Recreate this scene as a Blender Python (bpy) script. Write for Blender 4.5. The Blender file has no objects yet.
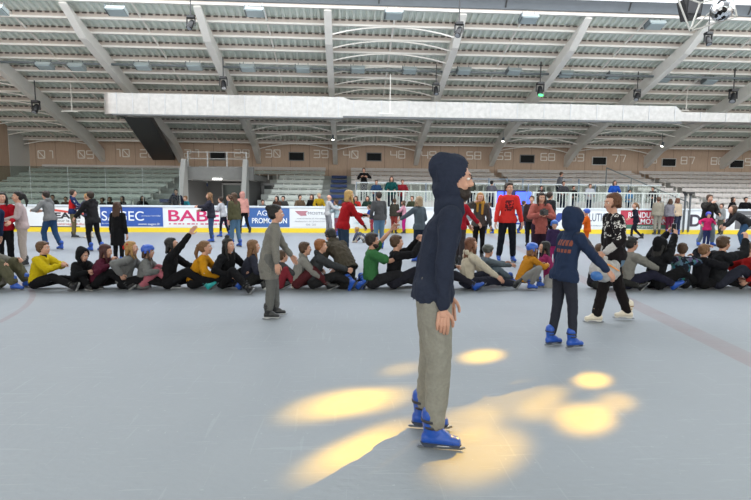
import bpy, bmesh, math, random
from math import sin, cos, tan, radians as R, pi, sqrt
from mathutils import Vector as V, Matrix as M, noise

# ------------------------------------------------------------------ camera, world, lights, exposure
sc = bpy.context.scene
AREA = 4900
WORLD = 2.7
C = sc.collection
FPX = 500.0
cam = bpy.data.objects.new('camera', bpy.data.cameras.new('camera'))
C.objects.link(cam)
cam.data.sensor_width = 36
cam.data.lens = FPX / 751 * 36
cam.data.clip_end = 300
CAM = V((0, 0, 1.53))
CR = M.Rotation(R(-3.3), 3, 'Z') @ M.Rotation(R(90 - 6.05), 3, 'X') @ M.Rotation(R(.45), 3, 'Z')
cam.matrix_world = M.Translation(CAM) @ CR.to_4x4()
sc.camera = cam
vs = sc.view_settings
vs.view_transform = 'Standard'; vs.look = 'None'; vs.gamma = 1; vs.exposure = 0.0

world = bpy.data.worlds.new('world'); sc.world = world; world.use_nodes = True
world.node_tree.nodes['Background'].inputs[0].default_value = (1, .97, .93, 1)
world.node_tree.nodes['Background'].inputs[1].default_value = WORLD


def area(name, loc, sx, sy, power, col, rot=(0, 0, 0)):
    l = bpy.data.lights.new(name, 'AREA'); l.shape = 'RECTANGLE'; l.size = sx; l.size_y = sy
    l.energy = power; l.color = col
    o = bpy.data.objects.new(name, l); C.objects.link(o); o.location = loc; o.rotation_euler = rot
    return o


area('skylight_daylight', (2, 15.6, 9.02), 60, 7.5, AREA, (.90, .96, 1))

# a moving head lamp up to the right throws a flower of warm yellow beams on the ice
def beams(loc, targets):
    for (t, ang, e) in targets:
        l = bpy.data.lights.new('stage_beam', 'SPOT'); l.energy = e; l.color = (1, .52, .005)
        l.spot_size = R(ang); l.spot_blend = .95; l.shadow_soft_size = .06
        o = bpy.data.objects.new('stage_beam', l); C.objects.link(o); o.location = loc
        o.rotation_euler = (V(t) - V(loc)).to_track_quat('-Z', 'Y').to_euler()


def ray(px, py):
    return CR @ V(((px - 375.5) / FPX, (250 - py) / FPX, -1))


def G(px, py, z=0.0):
    d = ray(px, py); return CAM + d * ((z - CAM.z) / d.z)


def P(px, py, Y):
    d = ray(px, py); return CAM + d * (Y / d.y)


BL = [((330, 404), 2.0, 1), ((353, 402), 1.8, 1), ((378, 400), 1.8, .8), ((482, 356), 1.7, 1.3), ((402, 369), 1.3, .4),
      ((340, 460), 1.5, .9), ((362, 448), 1.5, .9), ((388, 434), 1.4, .8), ((466, 422), 1.8, .6), ((480, 452), 2.2, .8),
      ((515, 400), 2.6, .35), ((592, 380), 1.3, 1.1), ((556, 392), 1.0, .3), ((545, 408), 1.6, .35), ((585, 418), 1.7, .9), ((615, 402), 1.3, .35)]
beams((10, 12, 8.85), [(G(*p), a * 1.0, 46000 * k) for p, a, k in BL])

# ------------------------------------------------------------------ helpers
random.seed(7)


def tag(o, label=None, cat=None, group=None, kind=None):
    if label: o['label'] = label
    if cat: o['category'] = cat
    if group: o['group'] = group
    if kind: o['kind'] = kind
    return o


MATS = {}


def nodes(name):
    m = bpy.data.materials.new(name); m.use_nodes = True
    nt = m.node_tree
    return m, nt, nt.nodes['Principled BSDF'], lambda t: nt.nodes.new(t), nt.links.new


def mat(name, col, rough=.6, metal=0, bump=0, scale=40, var=.12, emit=0, spec=.5):
    if name in MATS: return MATS[name]
    m, nt, b, N, L = nodes(name)
    tc = N('ShaderNodeTexCoord'); nz = N('ShaderNodeTexNoise'); nz.inputs['Scale'].default_value = scale
    nz.inputs['Detail'].default_value = 3
    L(tc.outputs['Object'], nz.inputs['Vector'])
    mx = N('ShaderNodeMix'); mx.data_type = 'RGBA'
    c = V(col[:3])
    mx.inputs[6].default_value = (*(c * (1 - var)), 1); mx.inputs[7].default_value = (*[min(1, k * (1 + var)) for k in c], 1)
    L(nz.outputs['Fac'], mx.inputs[0]); L(mx.outputs[2], b.inputs['Base Color'])
    b.inputs['Roughness'].default_value = rough; b.inputs['Metallic'].default_value = metal
    b.inputs['Specular IOR Level'].default_value = spec
    if bump:
        bp = N('ShaderNodeBump'); bp.inputs['Strength'].default_value = bump; bp.inputs['Distance'].default_value = .01
        L(nz.outputs['Fac'], bp.inputs['Height']); L(bp.outputs[0], b.inputs['Normal'])
    if emit:
        b.inputs['Emission Color'].default_value = (*col[:3], 1); b.inputs['Emission Strength'].default_value = emit
    MATS[name] = m
    return m


def cloth(col):
    key = 'cloth_%02x%02x%02x' % tuple(int(max(0, min(1, k)) * 255) for k in col)
    return mat(key, [k * .68 for k in col], .9, 0, .35, 55, .18, spec=.12)


def skinm(t=0):
    cols = [(.50, .27, .19), (.42, .22, .15), (.38, .20, .13)]
    return mat('skin_%d' % t, cols[t], .55, 0, .05, 30, .06)


def hairm(c):
    return mat('hair_%02x%02x%02x' % tuple(int(k * 255) for k in c), c, .5, 0, .6, 90, .4, spec=.35)


class B:
    """collects shapes into one mesh"""
    def __init__(s): s.v = []; s.f = []

    def box(s, x0, x1, y0, y1, z0, z1):
        n = len(s.v)
        s.v += [(x, y, z) for z in (z0, z1) for y in (y0, y1) for x in (x0, x1)]
        s.f += [tuple(n + k for k in q) for q in ((0, 2, 3, 1), (4, 5, 7, 6), (0, 1, 5, 4), (2, 6, 7, 3), (0, 4, 6, 2), (1, 3, 7, 5))]
        return s

    def prism(s, pts, ax, a0, a1):
        """polygon pts extruded along axis ax"""
        n = len(s.v); k = len(pts)
        for a in (a0, a1):
            for p in pts:
                q = list(p); q.insert(ax, a); s.v.append(tuple(q))
        s.f.append(tuple(n + i for i in range(k))[::-1]); s.f.append(tuple(n + k + i for i in range(k)))
        for i in range(k):
            j = (i + 1) % k; s.f.append((n + i, n + j, n + k + j, n + k + i))
        return s

    def bar(s, a, b, w, h=None, up=V((0, 0, 1))):
        a = V(a); b = V(b); h = h or w; d = (b - a).normalized()
        x = d.cross(up)
        x = x.normalized() if x.length > 1e-4 else V((1, 0, 0)); z = x.cross(d)
        n = len(s.v)
        for p in (a, b):
            for (i, j) in ((-1, -1), (1, -1), (1, 1), (-1, 1)):
                s.v.append(tuple(p + x * (i * w / 2) + z * (j * h / 2)))
        s.f += [(n, n + 1, n + 2, n + 3), (n + 7, n + 6, n + 5, n + 4)]
        s.f += [(n + i, n + 4 + i, n + 4 + (i + 1) % 4, n + (i + 1) % 4) for i in range(4)]
        return s

    def cap(s, p1, p2, r1, r2, flat=1, side=None, seg=12, hr=3):
        """tapered capsule; cross-section r along side, r*flat across"""
        p1 = V(p1); p2 = V(p2); d = p2 - p1
        d = d.normalized() if d.length > 1e-6 else V((0, 0, 1))
        side = V(side) if side is not None else (V((1, 0, 0)) if abs(d.x) < .9 else V((0, 1, 0)))
        x = (side - d * side.dot(d)); x = x.normalized() if x.length > 1e-5 else d.orthogonal().normalized()
        y = d.cross(x); n = len(s.v); rings = []
        for i in range(1, hr + 1):
            a = pi / 2 * i / hr; rings.append((p1 - d * (r1 * min(1, flat * 1.0) * cos(a)), r1 * sin(a)))
        for i in range(hr, 0, -1):
            a = pi / 2 * i / hr; rings.append((p2 + d * (r2 * min(1, flat * 1.0) * cos(a)), r2 * sin(a)))
        s.v.append(tuple(p1 - d * r1 * min(1, flat)))
        for (c, r) in rings:
            for k in range(seg):
                t = 2 * pi * k / seg; s.v.append(tuple(c + x * (r * cos(t)) + y * (r * flat * sin(t))))
        s.v.append(tuple(p2 + d * r2 * min(1, flat))); e = len(s.v) - 1; m = len(rings)
        for k in range(seg):
            k2 = (k + 1) % seg
            s.f.append((n, n + 1 + k2, n + 1 + k))
            for i in range(m - 1):
                a = n + 1 + i * seg
                s.f.append((a + k, a + k2, a + seg + k2, a + seg + k))
            s.f.append((n + 1 + (m - 1) * seg + k, n + 1 + (m - 1) * seg + k2, e))
        return s

    def ell(s, c, r, fr=None, seg=14, hr=7):
        """ellipsoid centre c radii r in frame fr (3x3)"""
        c = V(c); n = len(s.v); fr = fr or M.Identity(3)
        s.v.append(tuple(c + fr @ V((0, 0, -r[2]))))
        for i in range(1, hr):
            a = -pi / 2 + pi * i / hr
            for k in range(seg):
                t = 2 * pi * k / seg
                s.v.append(tuple(c + fr @ V((r[0] * cos(a) * cos(t), r[1] * cos(a) * sin(t), r[2] * sin(a)))))
        s.v.append(tuple(c + fr @ V((0, 0, r[2])))); e = len(s.v) - 1
        for k in range(seg):
            k2 = (k + 1) % seg
            s.f.append((n, n + 1 + k2, n + 1 + k))
            for i in range(hr - 2):
                a = n + 1 + i * seg; s.f.append((a + k, a + k2, a + seg + k2, a + seg + k))
            a = n + 1 + (hr - 2) * seg; s.f.append((a + k, a + k2, e))
        return s

    def cyl(s, a, b, r, r2=None, seg=16):
        a = V(a); b = V(b); d = (b - a).normalized(); x = d.orthogonal().normalized(); y = d.cross(x); n = len(s.v)
        for p, q in ((a, r), (b, r if r2 is None else r2)):
            for k in range(seg):
                t = 2 * pi * k / seg; s.v.append(tuple(p + x * (q * cos(t)) + y * (q * sin(t))))
        s.f.append(tuple(n + k for k in range(seg))[::-1]); s.f.append(tuple(n + seg + k for k in range(seg)))
        for k in range(seg):
            k2 = (k + 1) % seg; s.f.append((n + k, n + k2, n + seg + k2, n + seg + k))
        return s

    def build(s, name, m, parent=None, smooth=False):
        me = bpy.data.meshes.new(name); me.from_pydata(s.v, [], s.f); me.update()
        if smooth: me.polygons.foreach_set('use_smooth', [True] * len(me.polygons))
        for mm in (m if isinstance(m, (list, tuple)) else [m]): me.materials.append(mm)
        o = bpy.data.objects.new(name, me); C.objects.link(o)
        if parent: o.parent = parent
        return o


def empty(name, loc, rz=0):
    o = bpy.data.objects.new(name, None); C.objects.link(o); o.location = loc; o.rotation_euler.z = rz
    o.empty_display_size = .1
    return o


def copy_tree(o, parent=None):
    c = o.copy(); C.objects.link(c)
    if parent: c.parent = parent
    for ch in o.children: copy_tree(ch, c)
    return c


JOBS = []   # (object, post function): remeshed together at the end


def remesh(o, voxel, it=2, post=None):
    r = o.modifiers.new('r', 'REMESH'); r.mode = 'VOXEL'; r.voxel_size = voxel; r.use_smooth_shade = True
    if it:
        q = o.modifiers.new('s', 'SMOOTH'); q.factor = .5; q.iterations = it
    JOBS.append((o, post))
    return o


def run_jobs():
    dg = bpy.context.evaluated_depsgraph_get()
    res = []
    for o, post in JOBS:
        me = bpy.data.meshes.new_from_object(o.evaluated_get(dg)); res.append(me)
    for (o, post), me in zip(JOBS, res):
        old = o.data; o.modifiers.clear(); o.data = me; me.name = old.name; bpy.data.meshes.remove(old)
        if post: post(me)
        me.polygons.foreach_set('use_smooth', [True] * len(me.polygons))


def folds(amp, sc_, seed):
    off = V((seed * 3.1, seed * 1.7, seed))

    def f(me):
        ns = [v.normal.copy() for v in me.vertices]
        for v, n in zip(me.vertices, ns):
            p = V((v.co.x * 1.3, v.co.y * 1.3, v.co.z * .8)) * sc_ + off
            k = 1 - abs(noise.noise(p)) * 2.4
            v.co += n * (amp * k)
    return f


def carve(test, then=None, thick=.012):
    def f(me):
        if then: then(me)
        bm = bmesh.new(); bm.from_mesh(me)
        kill = [fc for fc in bm.faces if test(fc.calc_center_median())]
        bmesh.ops.delete(bm, geom=kill, context='FACES')
        bm.to_mesh(me); bm.free()
    return f


def sdist(p, a, b):
    d = b - a; t = max(0, min(1, (p - a).dot(d) / d.dot(d))); return (p - a - d * t).length


def ik(a, t, l1, l2, pole):
    a = V(a); t = V(t); d = t - a; L = d.length
    if L > (l1 + l2) * .998: t = a + d * ((l1 + l2) * .998 / L); d = t - a; L = d.length
    if L < abs(l1 - l2) + .02: L = abs(l1 - l2) + .02; t = a + d.normalized() * L; d = t - a
    u = d.normalized(); x = (l1 * l1 - l2 * l2 + L * L) / (2 * L); h = sqrt(max(0, l1 * l1 - x * x))
    p = V(pole); p = p - u * p.dot(u)
    p = p.normalized() if p.length > 1e-4 else u.orthogonal().normalized()
    return a + u * x + p * h, t


# ------------------------------------------------------------------ skates and shoes (shared meshes)
SK = {}


def skate_mesh(kind):
    if kind in SK: return SK[kind]
    bc, hc, sc2 = {'blue': ((.01, .07, .38), (.04, .05, .08), (.02, .02, .03)), 'black': ((.012, .012, .014), (.45, .45, .45), (.03, .03, .03)),
                   'white': ((.62, .55, .45), (.62, .6, .55), (.3, .2, .12)), 'teal': ((.02, .35, .36), (.1, .1, .1), (.05, .3, .3)),
                   'shoe': ((.02, .02, .02), (.3, .3, .3), (.05, .05, .05))}[kind]
    bm_ = mat('boot_' + kind, bc, .35, 0, .1, 60, .15); hm = mat('holder_' + kind, hc, .4); sm = mat('strap_' + kind, sc2, .5)
    steel = mat('blade_steel', (.30, .31, .33), .3, 1)
    b = B()
    b.cap((0, -.015, -.01), (0, -.022, .10), .050, .058, 1.05)
    b.cap((0, -.045, -.045), (0, .07, -.05), .044, .046, .85, (1, 0, 0))
    b.cap((0, .07, -.055), (0, .135, -.062), .044, .036, .75, (1, 0, 0))
    b.cap((0, .0, .0), (0, .07, -.035), .04, .03)
    b.cap((0, -.07, -.07), (0, .15, -.075), .03, .034, .4, (1, 0, 0))
    boot = b.build('skate', bm_)
    remesh(boot, .009, 1); parts = []
    if kind != 'shoe':
        h = B(); h.prism([(-.085, -.08), (.165, -.08), (.15, -.105), (.12, -.108), (.09, -.095), (.02, -.095), (-.01, -.108), (-.06, -.108)], 0, -.011, .011)
        parts.append(('blade_holder', h, hm))
        k = B(); k.prism([(-.1, -.103), (.16, -.103), (.185, -.095), (.19, -.105), (.165, -.117), (-.09, -.120), (-.105, -.113)], 0, -.0035, .0035)
        parts.append(('blade', k, steel))
    s = B()
    for z, y, w in ((.07, -.02, .062), (.03, -.012, .056)):
        s.cap((-w * .2, y + .055, z), (w * .2, y + .055, z), .012, .012)
        s.cyl((0, y, z - .008), (0, y, z + .008), w + .002)
    parts.append(('strap' if kind in ('blue', 'teal') else 'laces', s, sm))
    SK[kind] = (boot, [(n, bb.build(n, mm, boot, n == 'strap')) for n, bb, mm in parts], [False])
    return SK[kind]


def put_skate(kind, parent, mx, name):
    boot, parts, used = skate_mesh(kind)
    PUTS.append((boot, kind, parent, mx, name))


PUTS = []


def run_puts():
    first = set()
    for boot, kind, parent, mx, name in PUTS:
        if kind in first: o = copy_tree(boot, parent)
        else: o = boot; o.parent = parent; first.add(kind)
        o.matrix_local = mx
        o.name = name


# ------------------------------------------------------------------ people
SEED = [0]
OCC = []


def hand_geo(b, w, d, palm, side, curl, sc1=1.0, seg=7, hr=2):
    """hand at wrist w, direction d, palm normal, thumb on side"""
    d = d.normalized(); palm = (palm - d * palm.dot(d)).normalized(); ac = d.cross(palm).normalized()
    if ac.dot(side) < 0: ac = -ac
    # thumb side is +ac
    k = sc1
    b.cap(w - d * .01, w + d * .03 * k, .024, .027 * k, .62, ac, seg + 3, hr)
    for i in range(4):
        off = ac * ((1.5 - i) * .0185 * k); Ln = (.95, 1.06, 1.0, .8)[i]
        kn = w + d * (.088 * k - abs(i - 1.2) * .004) + off
        b.cap(w + d * .02 + off * .75, kn, .0125 * k, .0118 * k, .9, ac, seg, hr)
        p = kn; dd = d.copy(); c = curl * (1 + .12 * i)
        for j, l in enumerate((.042, .027, .021)):
            a = c * (.9, 1.0, .6)[j]
            dd = (dd * cos(a) + (palm * cos(0) - d * 0) * sin(a)).normalized() if j == 0 else (M.Rotation(a, 3, ac.cross(V((0, 0, 0))) if False else d.cross(palm)) @ dd).normalized()
            q = p + dd * l * Ln * k; r = (.0100, .0092, .0082, .007)[j]
            b.cap(p, q, r * k, (r - .0008) * k, 1, ac, seg, hr); p = q
    t0 = w + d * .02 * k + ac * .022 * k; t1 = t0 + (d * .65 + ac * .62 + palm * .35).normalized() * .042 * k
    t2 = t1 + (d * .85 + ac * .28 + palm * .4).normalized() * .032 * k; t3 = t2 + (d * .95 + palm * .35).normalized() * .024 * k
    b.cap(t0, t1, .0145 * k, .0115 * k, 1, None, seg, hr); b.cap(t1, t2, .011 * k, .0098 * k, 1, None, seg, hr); b.cap(t2, t3, .0096 * k, .0078 * k, 1, None, seg, hr)


def person(label, loc, face, H, pose=None, skin=0, hair=('short', (.03, .02, .012)), top=None, legs=None, feet='blue', hood=None,
           helmet=None, skirt=None, glove=None, vox=.02, group=None, extras=None, beard=None, cat='person', topmat=None, scale=None):
    """face: degrees, 0 looks away from the camera along +Y, -90 looks right, 90 left, 180 at the camera"""
    SEED[0] += 1; sd = SEED[0]
    po = dict(pel=(0, 0, .98), lean=3, side=0, hunch=4, twist=0, hy=0, hp=0, hr=(.25, .06, .86), hl=(-.25, .06, .86), er=(.5, -1, 0), el=(-.5, -1, 0),
              fr=(.10, 0, .12), fl=(-.10, 0, .12), kr=(.1, 1, .2), kl=(-.1, 1, .2), tr=8, tl=-8, sit=False, curl=.35, pr=None, pl=None)
    po.update(pose or {})
    s = scale or H / 1.77
    kid = max(0, min(1, (1.6 - H) / .6)); hs = (1 + .28 * kid) * 1.03
    root = empty('person', loc, R(face)); root.scale = (s, s, s)
    tag(root, label, cat, group)
    vx = vox / s
    Pv = V(po['pel']); la = R(po['lean']); sa = R(po['side'])
    u = V((sin(sa), sin(la) * cos(sa), cos(la) * cos(sa))).normalized()
    lb = la + R(po['hunch']); u2 = V((sin(sa), sin(lb) * cos(sa), cos(lb) * cos(sa))).normalized()
    tw = R(po['twist'])
    rx0 = V((1, 0, 0))
    rx1 = V((cos(tw), sin(tw), 0)); rx1 = (rx1 - u2 * rx1.dot(u2)).normalized()
    rxm = (rx0 + rx1).normalized()
    mid = Pv + u * .22; neck = mid + u2 * .29
    fw = u2.cross(rx1)   # forward of the chest
    sw = .165 if kid < .3 else .15
    shr = neck - u2 * .055 + rx1 * sw; shl = neck - u2 * .055 - rx1 * sw
    hpr = Pv + rx0 * .085 - V((0, 0, .01)); hpl = Pv - rx0 * .085 - V((0, 0, .01))
    erj, wr = ik(shr, po['hr'], .275, .25, po['er']); elj, wl = ik(shl, po['hl'], .275, .25, po['el'])
    kr, ar = ik(hpr, po['fr'], .43, .42, po['kr']); kl, al = ik(hpl, po['fl'], .43, .42, po['kl'])
    # head frame
    hy = R(po['hy']) + tw; hp = R(po['hp'])
    hu0 = (u2 * .35 + V((0, 0, .65))).normalized()
    hf = V((-sin(hy), cos(hy), 0)); hf = (M.Rotation(hp, 3, V((cos(hy), sin(hy), 0))) @ hf).normalized()
    hu = (hu0 - hf * hu0.dot(hf)).normalized(); hx = hf.cross(hu).normalized()
    HF = M((hx, hf, hu)).transposed()
    hc = neck + (hu0 * .105 + fw * .012) + hu * (.055 * hs)
    hd = lambda x, y, z: hc + HF @ (V((x, y, z)) * hs)
    sk = skinm(skin)
    # ---- body
    b = B()
    b.cap(Pv - rx0 * .06, Pv + rx0 * .06, .098, .098, .9, V((0, 0, 1)))
    b.cap(Pv + u * .0, mid, .125, .118, .74, rxm); b.cap(mid, mid + u2 * .13, .128, .135, .70, rx1)
    b.cap(mid + u2 * .12, neck - u2 * .06, .125, .10, .7, rx1)
    b.cap(shl, shr, .048, .048); b.cap(neck - u2 * .04, hd(0, -.01, -.03), .058, .05, 1)
    b.ell(hd(0, -.012, .028), [k * hs for k in (.076, .095, .090)], HF); b.ell(hd(0, .020, -.035), [k * hs for k in (.060, .070, .072)], HF)
    b.ell(hd(0, .055, -.085), [k * hs for k in (.027, .026, .024)], HF)
    b.cap(hd(0, .080, .022), hd(0, .101, -.016), .009 * hs, .0125 * hs)
    b.cap(hd(-.03, .078, .036), hd(.03, .078, .036), .012 * hs, .012 * hs)
    for q in (-1, 1):
        b.cap(hd(q * .076, -.005, .015), hd(q * .072, -.002, -.03), .018 * hs, .011 * hs, .5, HF @ V((0, 1, 0)))
        b.ell(hd(q * .040, .058, -.022), [k * hs for k in (.024, .024, .024)], HF)
    for a, e, w in ((shr, erj, wr), (shl, elj, wl)):
        b.cap(a, e, .050, .037); b.cap(e, e.lerp(w, .4), .038, .037); b.cap(e.lerp(w, .35), w, .037, .025)
    for a, k, n in ((hpr, kr, ar), (hpl, kl, al)):
        b.cap(a, k, .082, .053); b.cap(k, k.lerp(n, .4), .052, .054); b.cap(k.lerp(n, .35), n, .054, .036)
        b.cap(n, n + V((0, .03 if not po['sit'] else .0, -.02)), .035, .03)
    near = vx < .0135
    hands = B()
    for (e, w, sd_, q, pn) in ((erj, wr, -rx1, 1, po['pr']), (elj, wl, rx1, -1, po['pl'])):
        d = (w - e).normalized()
        palm = V(pn) if pn else (-rx1 * q * .8 - V((0, 0, .4)) + fw * .0)
        thumb = (fw + V((0, 0, .6))) if abs(d.z) < .8 else fw
        hand_geo(hands, w + d * .012, d, palm, thumb, po['curl'], 1.05, 7 if vx > .013 else 10, 2 if vx > .013 else 3)
    body = b.build('body', sk, root)

    hv, hfc = hands.v, hands.f

    def join_hands(me):
        bm = bmesh.new(); bm.from_mesh(me)
        vv = [bm.verts.new(p) for p in hv]
        for f in hfc:
            try: bm.faces.new([vv[i] for i in f])
            except ValueError: pass
        bm.to_mesh(me); bm.free()
    remesh(body, max(vx * .85, .007), 1, join_hands)
    # ---- face
    if vox < .024 or abs(((face + 180 + 180) % 360) - 180) < 100:
        e = B(); ir = B()
        for q in (-1, 1):
            e.ell(hd(q * .031, .0745, .012), [k * hs for k in (.0145, .0125, .0085)], HF, 8, 5)
            ir.ell(hd(q * .031, .084, .012), [k * hs for k in (.0062, .0045, .0062)], HF, 6, 4)
        eo = e.build('eyes', mat('eye_white', (.7, .68, .64), .2), root, True)
        ir.build('iris', mat('iris_dark', (.03, .02, .015), .2), eo, True)
        m_ = B(); m_.cap(hd(-.02, .079, -.052), hd(.02, .079, -.052), .0075 * hs, .0075 * hs, .9, None, 8, 2)
        m_.build('lips', mat('lips', (.42, .14, .12), .5), root, True)
        if hair:
            w_ = B()
            for q in (-1, 1): w_.cap(hd(q * .016, .09, .034), hd(q * .046, .078, .037), .0045 * hs, .003 * hs, 1, None, 6, 1)
            w_.build('eyebrows', hairm(tuple(k * .6 for k in hair[1])), root, True)
    if beard:
        w_ = B(); w_.ell(hd(0, .040, -.075), [k * hs for k in (.062, .062, .050)], HF); w_.ell(hd(0, .02, -.06), [k * hs for k in (.068, .055, .045)], HF)
        w_.cap(hd(-.028, .084, -.040), hd(.028, .084, -.040), .010, .010)
        remesh(w_.build('beard', hairm(beard), root), max(vx * .6, .006), 1)
    # ---- hair
    if hair and hair[0] != 'bald':
        st, hcol = hair[:2]; w_ = B()
        E = lambda c, r: w_.ell(hd(*c), [k * hs for k in r], HF)
        if not (hood or helmet) or st == 'long':
            E((0, -.036, .048), (.085, .094, .090)); E((0, -.048, .0), (.082, .072, .075)); E((0, -.008, .088), (.064, .074, .044))
        amp = .006
        if st == 'short' and not hood and not helmet:
            for q in (-1, 1): w_.cap(hd(q * .074, .012, .045), hd(q * .078, .004, -.0), .016 * hs, .012 * hs)
            w_.cap(hd(-.04, .046, .094), hd(.045, .048, .096), .022 * hs, .020 * hs)
        if st == 'curly':
            for i in range(22):
                a = random.uniform(-2.6, 2.6) - pi / 2; z = random.uniform(-.06, .12)
                rr = sqrt(max(.1, 1 - (z / .15) ** 2)); E((cos(a) * .082 * rr, sin(a) * .085 * rr - .015, z), (.034, .034, .034))
            amp = .009
        if st in ('long', 'half', 'bob'):
            Lh = {'long': .30, 'half': .14, 'bob': .06}[st]
            dn = (-V((0, 0, 1)) * .9 - fw * .12)
            for x in (-.068, -.035, 0, .035, .068):
                a = hd(x, -.05 - .03 * (1 - abs(x) / .07), .0); w_.cap(a, a + dn * Lh * (1 - abs(x)) - fw * .01, .038 * hs, .024, .8, rx1)
            for q in (-1, 1): a = hd(q * .080, .005, .03); c_ = a + dn * (.15 if st != 'bob' else .05) + fw * .03 * (st != 'bob') + rx1 * q * .012; w_.cap(a, c_, .020 * hs, .022); w_.cap(c_, c_ + dn * (Lh * .55) + fw * .05 - rx1 * q * .02, .022, .012)
        if st == 'pony':
            a = hd(0, -.13, .05); w_.cap(hd(0, -.1, .05), a, .025, .028); w_.cap(a, a - V((0, 0, .16)) - fw * .05, .032, .032); w_.cap(a - V((0, 0, .16)) - fw * .05, a - V((0, 0, .28)) - fw * .03, .03, .012)
        if st == 'bun':
            E((0, -.105, .085), (.045, .045, .042)); w_.cap(hd(0, -.06, .06), hd(0, -.1, .085), .04, .04)
        if len(hair) > 2:
            E((0, -.04, .15), (.04, .04, .035))
        if w_.v:
            remesh(w_.build('hair', hairm(hcol), root), max(vx * .7, .007), 1, folds(amp * 1.2, 44, sd))
    if hair and len(hair) > 2: pass
    if helmet:
        w_ = B(); w_.ell(hd(0, -.012, .052), [k * hs for k in (.100, .122, .098)], HF, 20, 10)
        w_.cap(hd(-.095, -.03, -.0), hd(.095, -.03, -.0), .03, .03)
        for x in (-.035, 0, .035): w_.cap(hd(x, .07, .115), hd(x, -.08, .125), .012 * hs, .014 * hs)
        ho = w_.build('helmet', mat('helmet_%02x%02x%02x' % tuple(int(k * 255) for k in helmet), helmet, .3), root)
        HFI = HF.transposed(); hc2 = hc.copy()

        def hcut(me, HFI=HFI, hc2=hc2, hs=hs):
            bm = bmesh.new(); bm.from_mesh(me); kill = []
            for fc in bm.faces:
                p = HFI @ (fc.calc_center_median() - hc2) / hs
                if p.z < -.02 - .02 * (p.y < 0) or (p.y > .05 and p.z < .045): kill.append(fc)
            bmesh.ops.delete(bm, geom=kill, context='FACES'); bm.to_mesh(me); bm.free()
        remesh(ho, max(vx * .6, .007), 1, hcut)
        st_ = B(); st_.cap(hd(-.078, .0, .0), hd(-.03, .03, -.1), .006, .006); st_.cap(hd(.078, .0, .0), hd(.03, .03, -.1), .006, .006); st_.cap(hd(-.03, .03, -.1), hd(.03, .03, -.1), .006, .006)
        st_.build('chin_strap', mat('strap_dark', (.03, .03, .03), .6), ho, True)
    # ---- top
    if top:
        col, fit = top[0], top[1]; o_ = top[2] if len(top) > 2 else {}
        t = {'slim': .012, 'sweat': .026, 'loose': .036, 'puffy': .05}[fit]
        name = o_.get('name', 'sweater'); w_ = B(); drop = o_.get('drop', .03)
        w_.cap(Pv - u * (drop * (drop <= .1) + .16), mid, .158 + t, .122 + t, .80, rxm); w_.cap(mid, mid + u2 * .13, .128 + t, .136 + t, .76, rx1)
        w_.cap(mid + u2 * .12, neck - u2 * .065, .132 + t, .10 + t * .8, .76, rx1)
        w_.cap(shl - rx1 * .004, shr + rx1 * .004, .052 + t * .6, .052 + t * .6); w_.cap(neck - u2 * .09, neck - u2 * .02, .085 + t * .5, .066 + t * .3, .95)
        if drop > .1:
            ext = o_.get('flare', 1.12); w_.cap(Pv, Pv - V((0, 0, 1)) * (drop + .1), .150 + t, (.150 + t) * ext, .82, rx0)
        elif not po['sit']:
            w_.cap(Pv - rx0 * .075 - u * drop, Pv + rx0 * .075 - u * drop, .122 + t, .122 + t, .92, V((0, 0, 1)))
        full = o_.get('sleeve', 'long') == 'long'; mid_s = o_.get('sleeve') == 'mid'
        for a, e, w in ((shr, erj, wr), (shl, elj, wl)):
            if full:
                w_.cap(a, e, .056 + t * .75, .044 + t * .6); w_.cap(e, e.lerp(w, .93), .044 + t * .6, .030 + t * .55)
            elif mid_s: w_.cap(a, e, .060 + t * .75, .052 + t * .7); w_.cap(e, e.lerp(w, .25), .052 + t * .7, .05 + t * .6)
            else:
                w_.cap(a, a.lerp(e, .7), .060 + t * .8, .052 + t)
        if o_.get('hoodback'):
            hb = neck - fw * .075 + u2 * .02; w_.cap(hb - rx1 * .07, hb + rx1 * .07, .05, .05, .8, V((0, 0, 1))); w_.cap(neck - rx1 * .075, hb - rx1 * .05, .035, .045); w_.cap(neck + rx1 * .075, hb + rx1 * .05, .035, .045)
        mt = topmat or cloth(col)
        to = w_.build(name, mt, root); erj, wr, elj, wl = erj.copy(), wr.copy(), elj.copy(), wl.copy()
        hemd = drop + (.055 if drop <= .1 else .04); hemd = .0 if po['sit'] is True else hemd
        uh = u if drop <= .1 else V((0, 0, 1))
        arms_ = [wr, wl]
        remesh(to, vx * .9, 2, carve(lambda p, erj=erj, wr=wr, elj=elj, wl=wl, uh=uh, hd_=hemd, Pv=Pv.copy(): (p - Pv).dot(uh) < -hd_ and abs(p.x) < .33 and abs(p.y - Pv.y) < .3 and min(sdist(p, erj, wr), sdist(p, elj, wl)) > .085, folds(.004 + t * .22, 11, sd)))
        if o_.get('stripe'):
            q_ = B()
            for a, e, w, sg in ((shr, erj, wr, 1), (shl, elj, wl, -1)):
                for (dx, cc) in ((0, 0),):
                    ou = rx1 * sg
                    q_.cap(a + ou * (.052 + t * .7), e + ou * (.040 + t * .6) , .012, .012, .6, fw, 8, 2); q_.cap(e + ou * (.040 + t * .6), e.lerp(w, .9) + ou * (.026 + t * .5), .012, .011, .6, fw, 8, 2)
            q_.build('sleeve_stripe', cloth(o_['stripe']), to, True)
        if o_.get('collar'):
            q_ = B(); q_.cap(neck - u2 * .04, neck + u2 * .015, .078, .066, .95); remesh(q_.build('collar', cloth(o_['collar']), to), .01, 1)
        if o_.get('panel'):   # coloured lower body of a jacket
            q_ = B(); q_.cap(Pv - u * .0, mid, .140 + t, .132 + t, .80, rxm); q_.cap(mid, mid + u2 * .14, .136 + t, .142 + t, .76, rx1); remesh(q_.build('jacket_panel', cloth(o_['panel']), to), vx * .9, 2, folds(.005, 11, sd))
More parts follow.
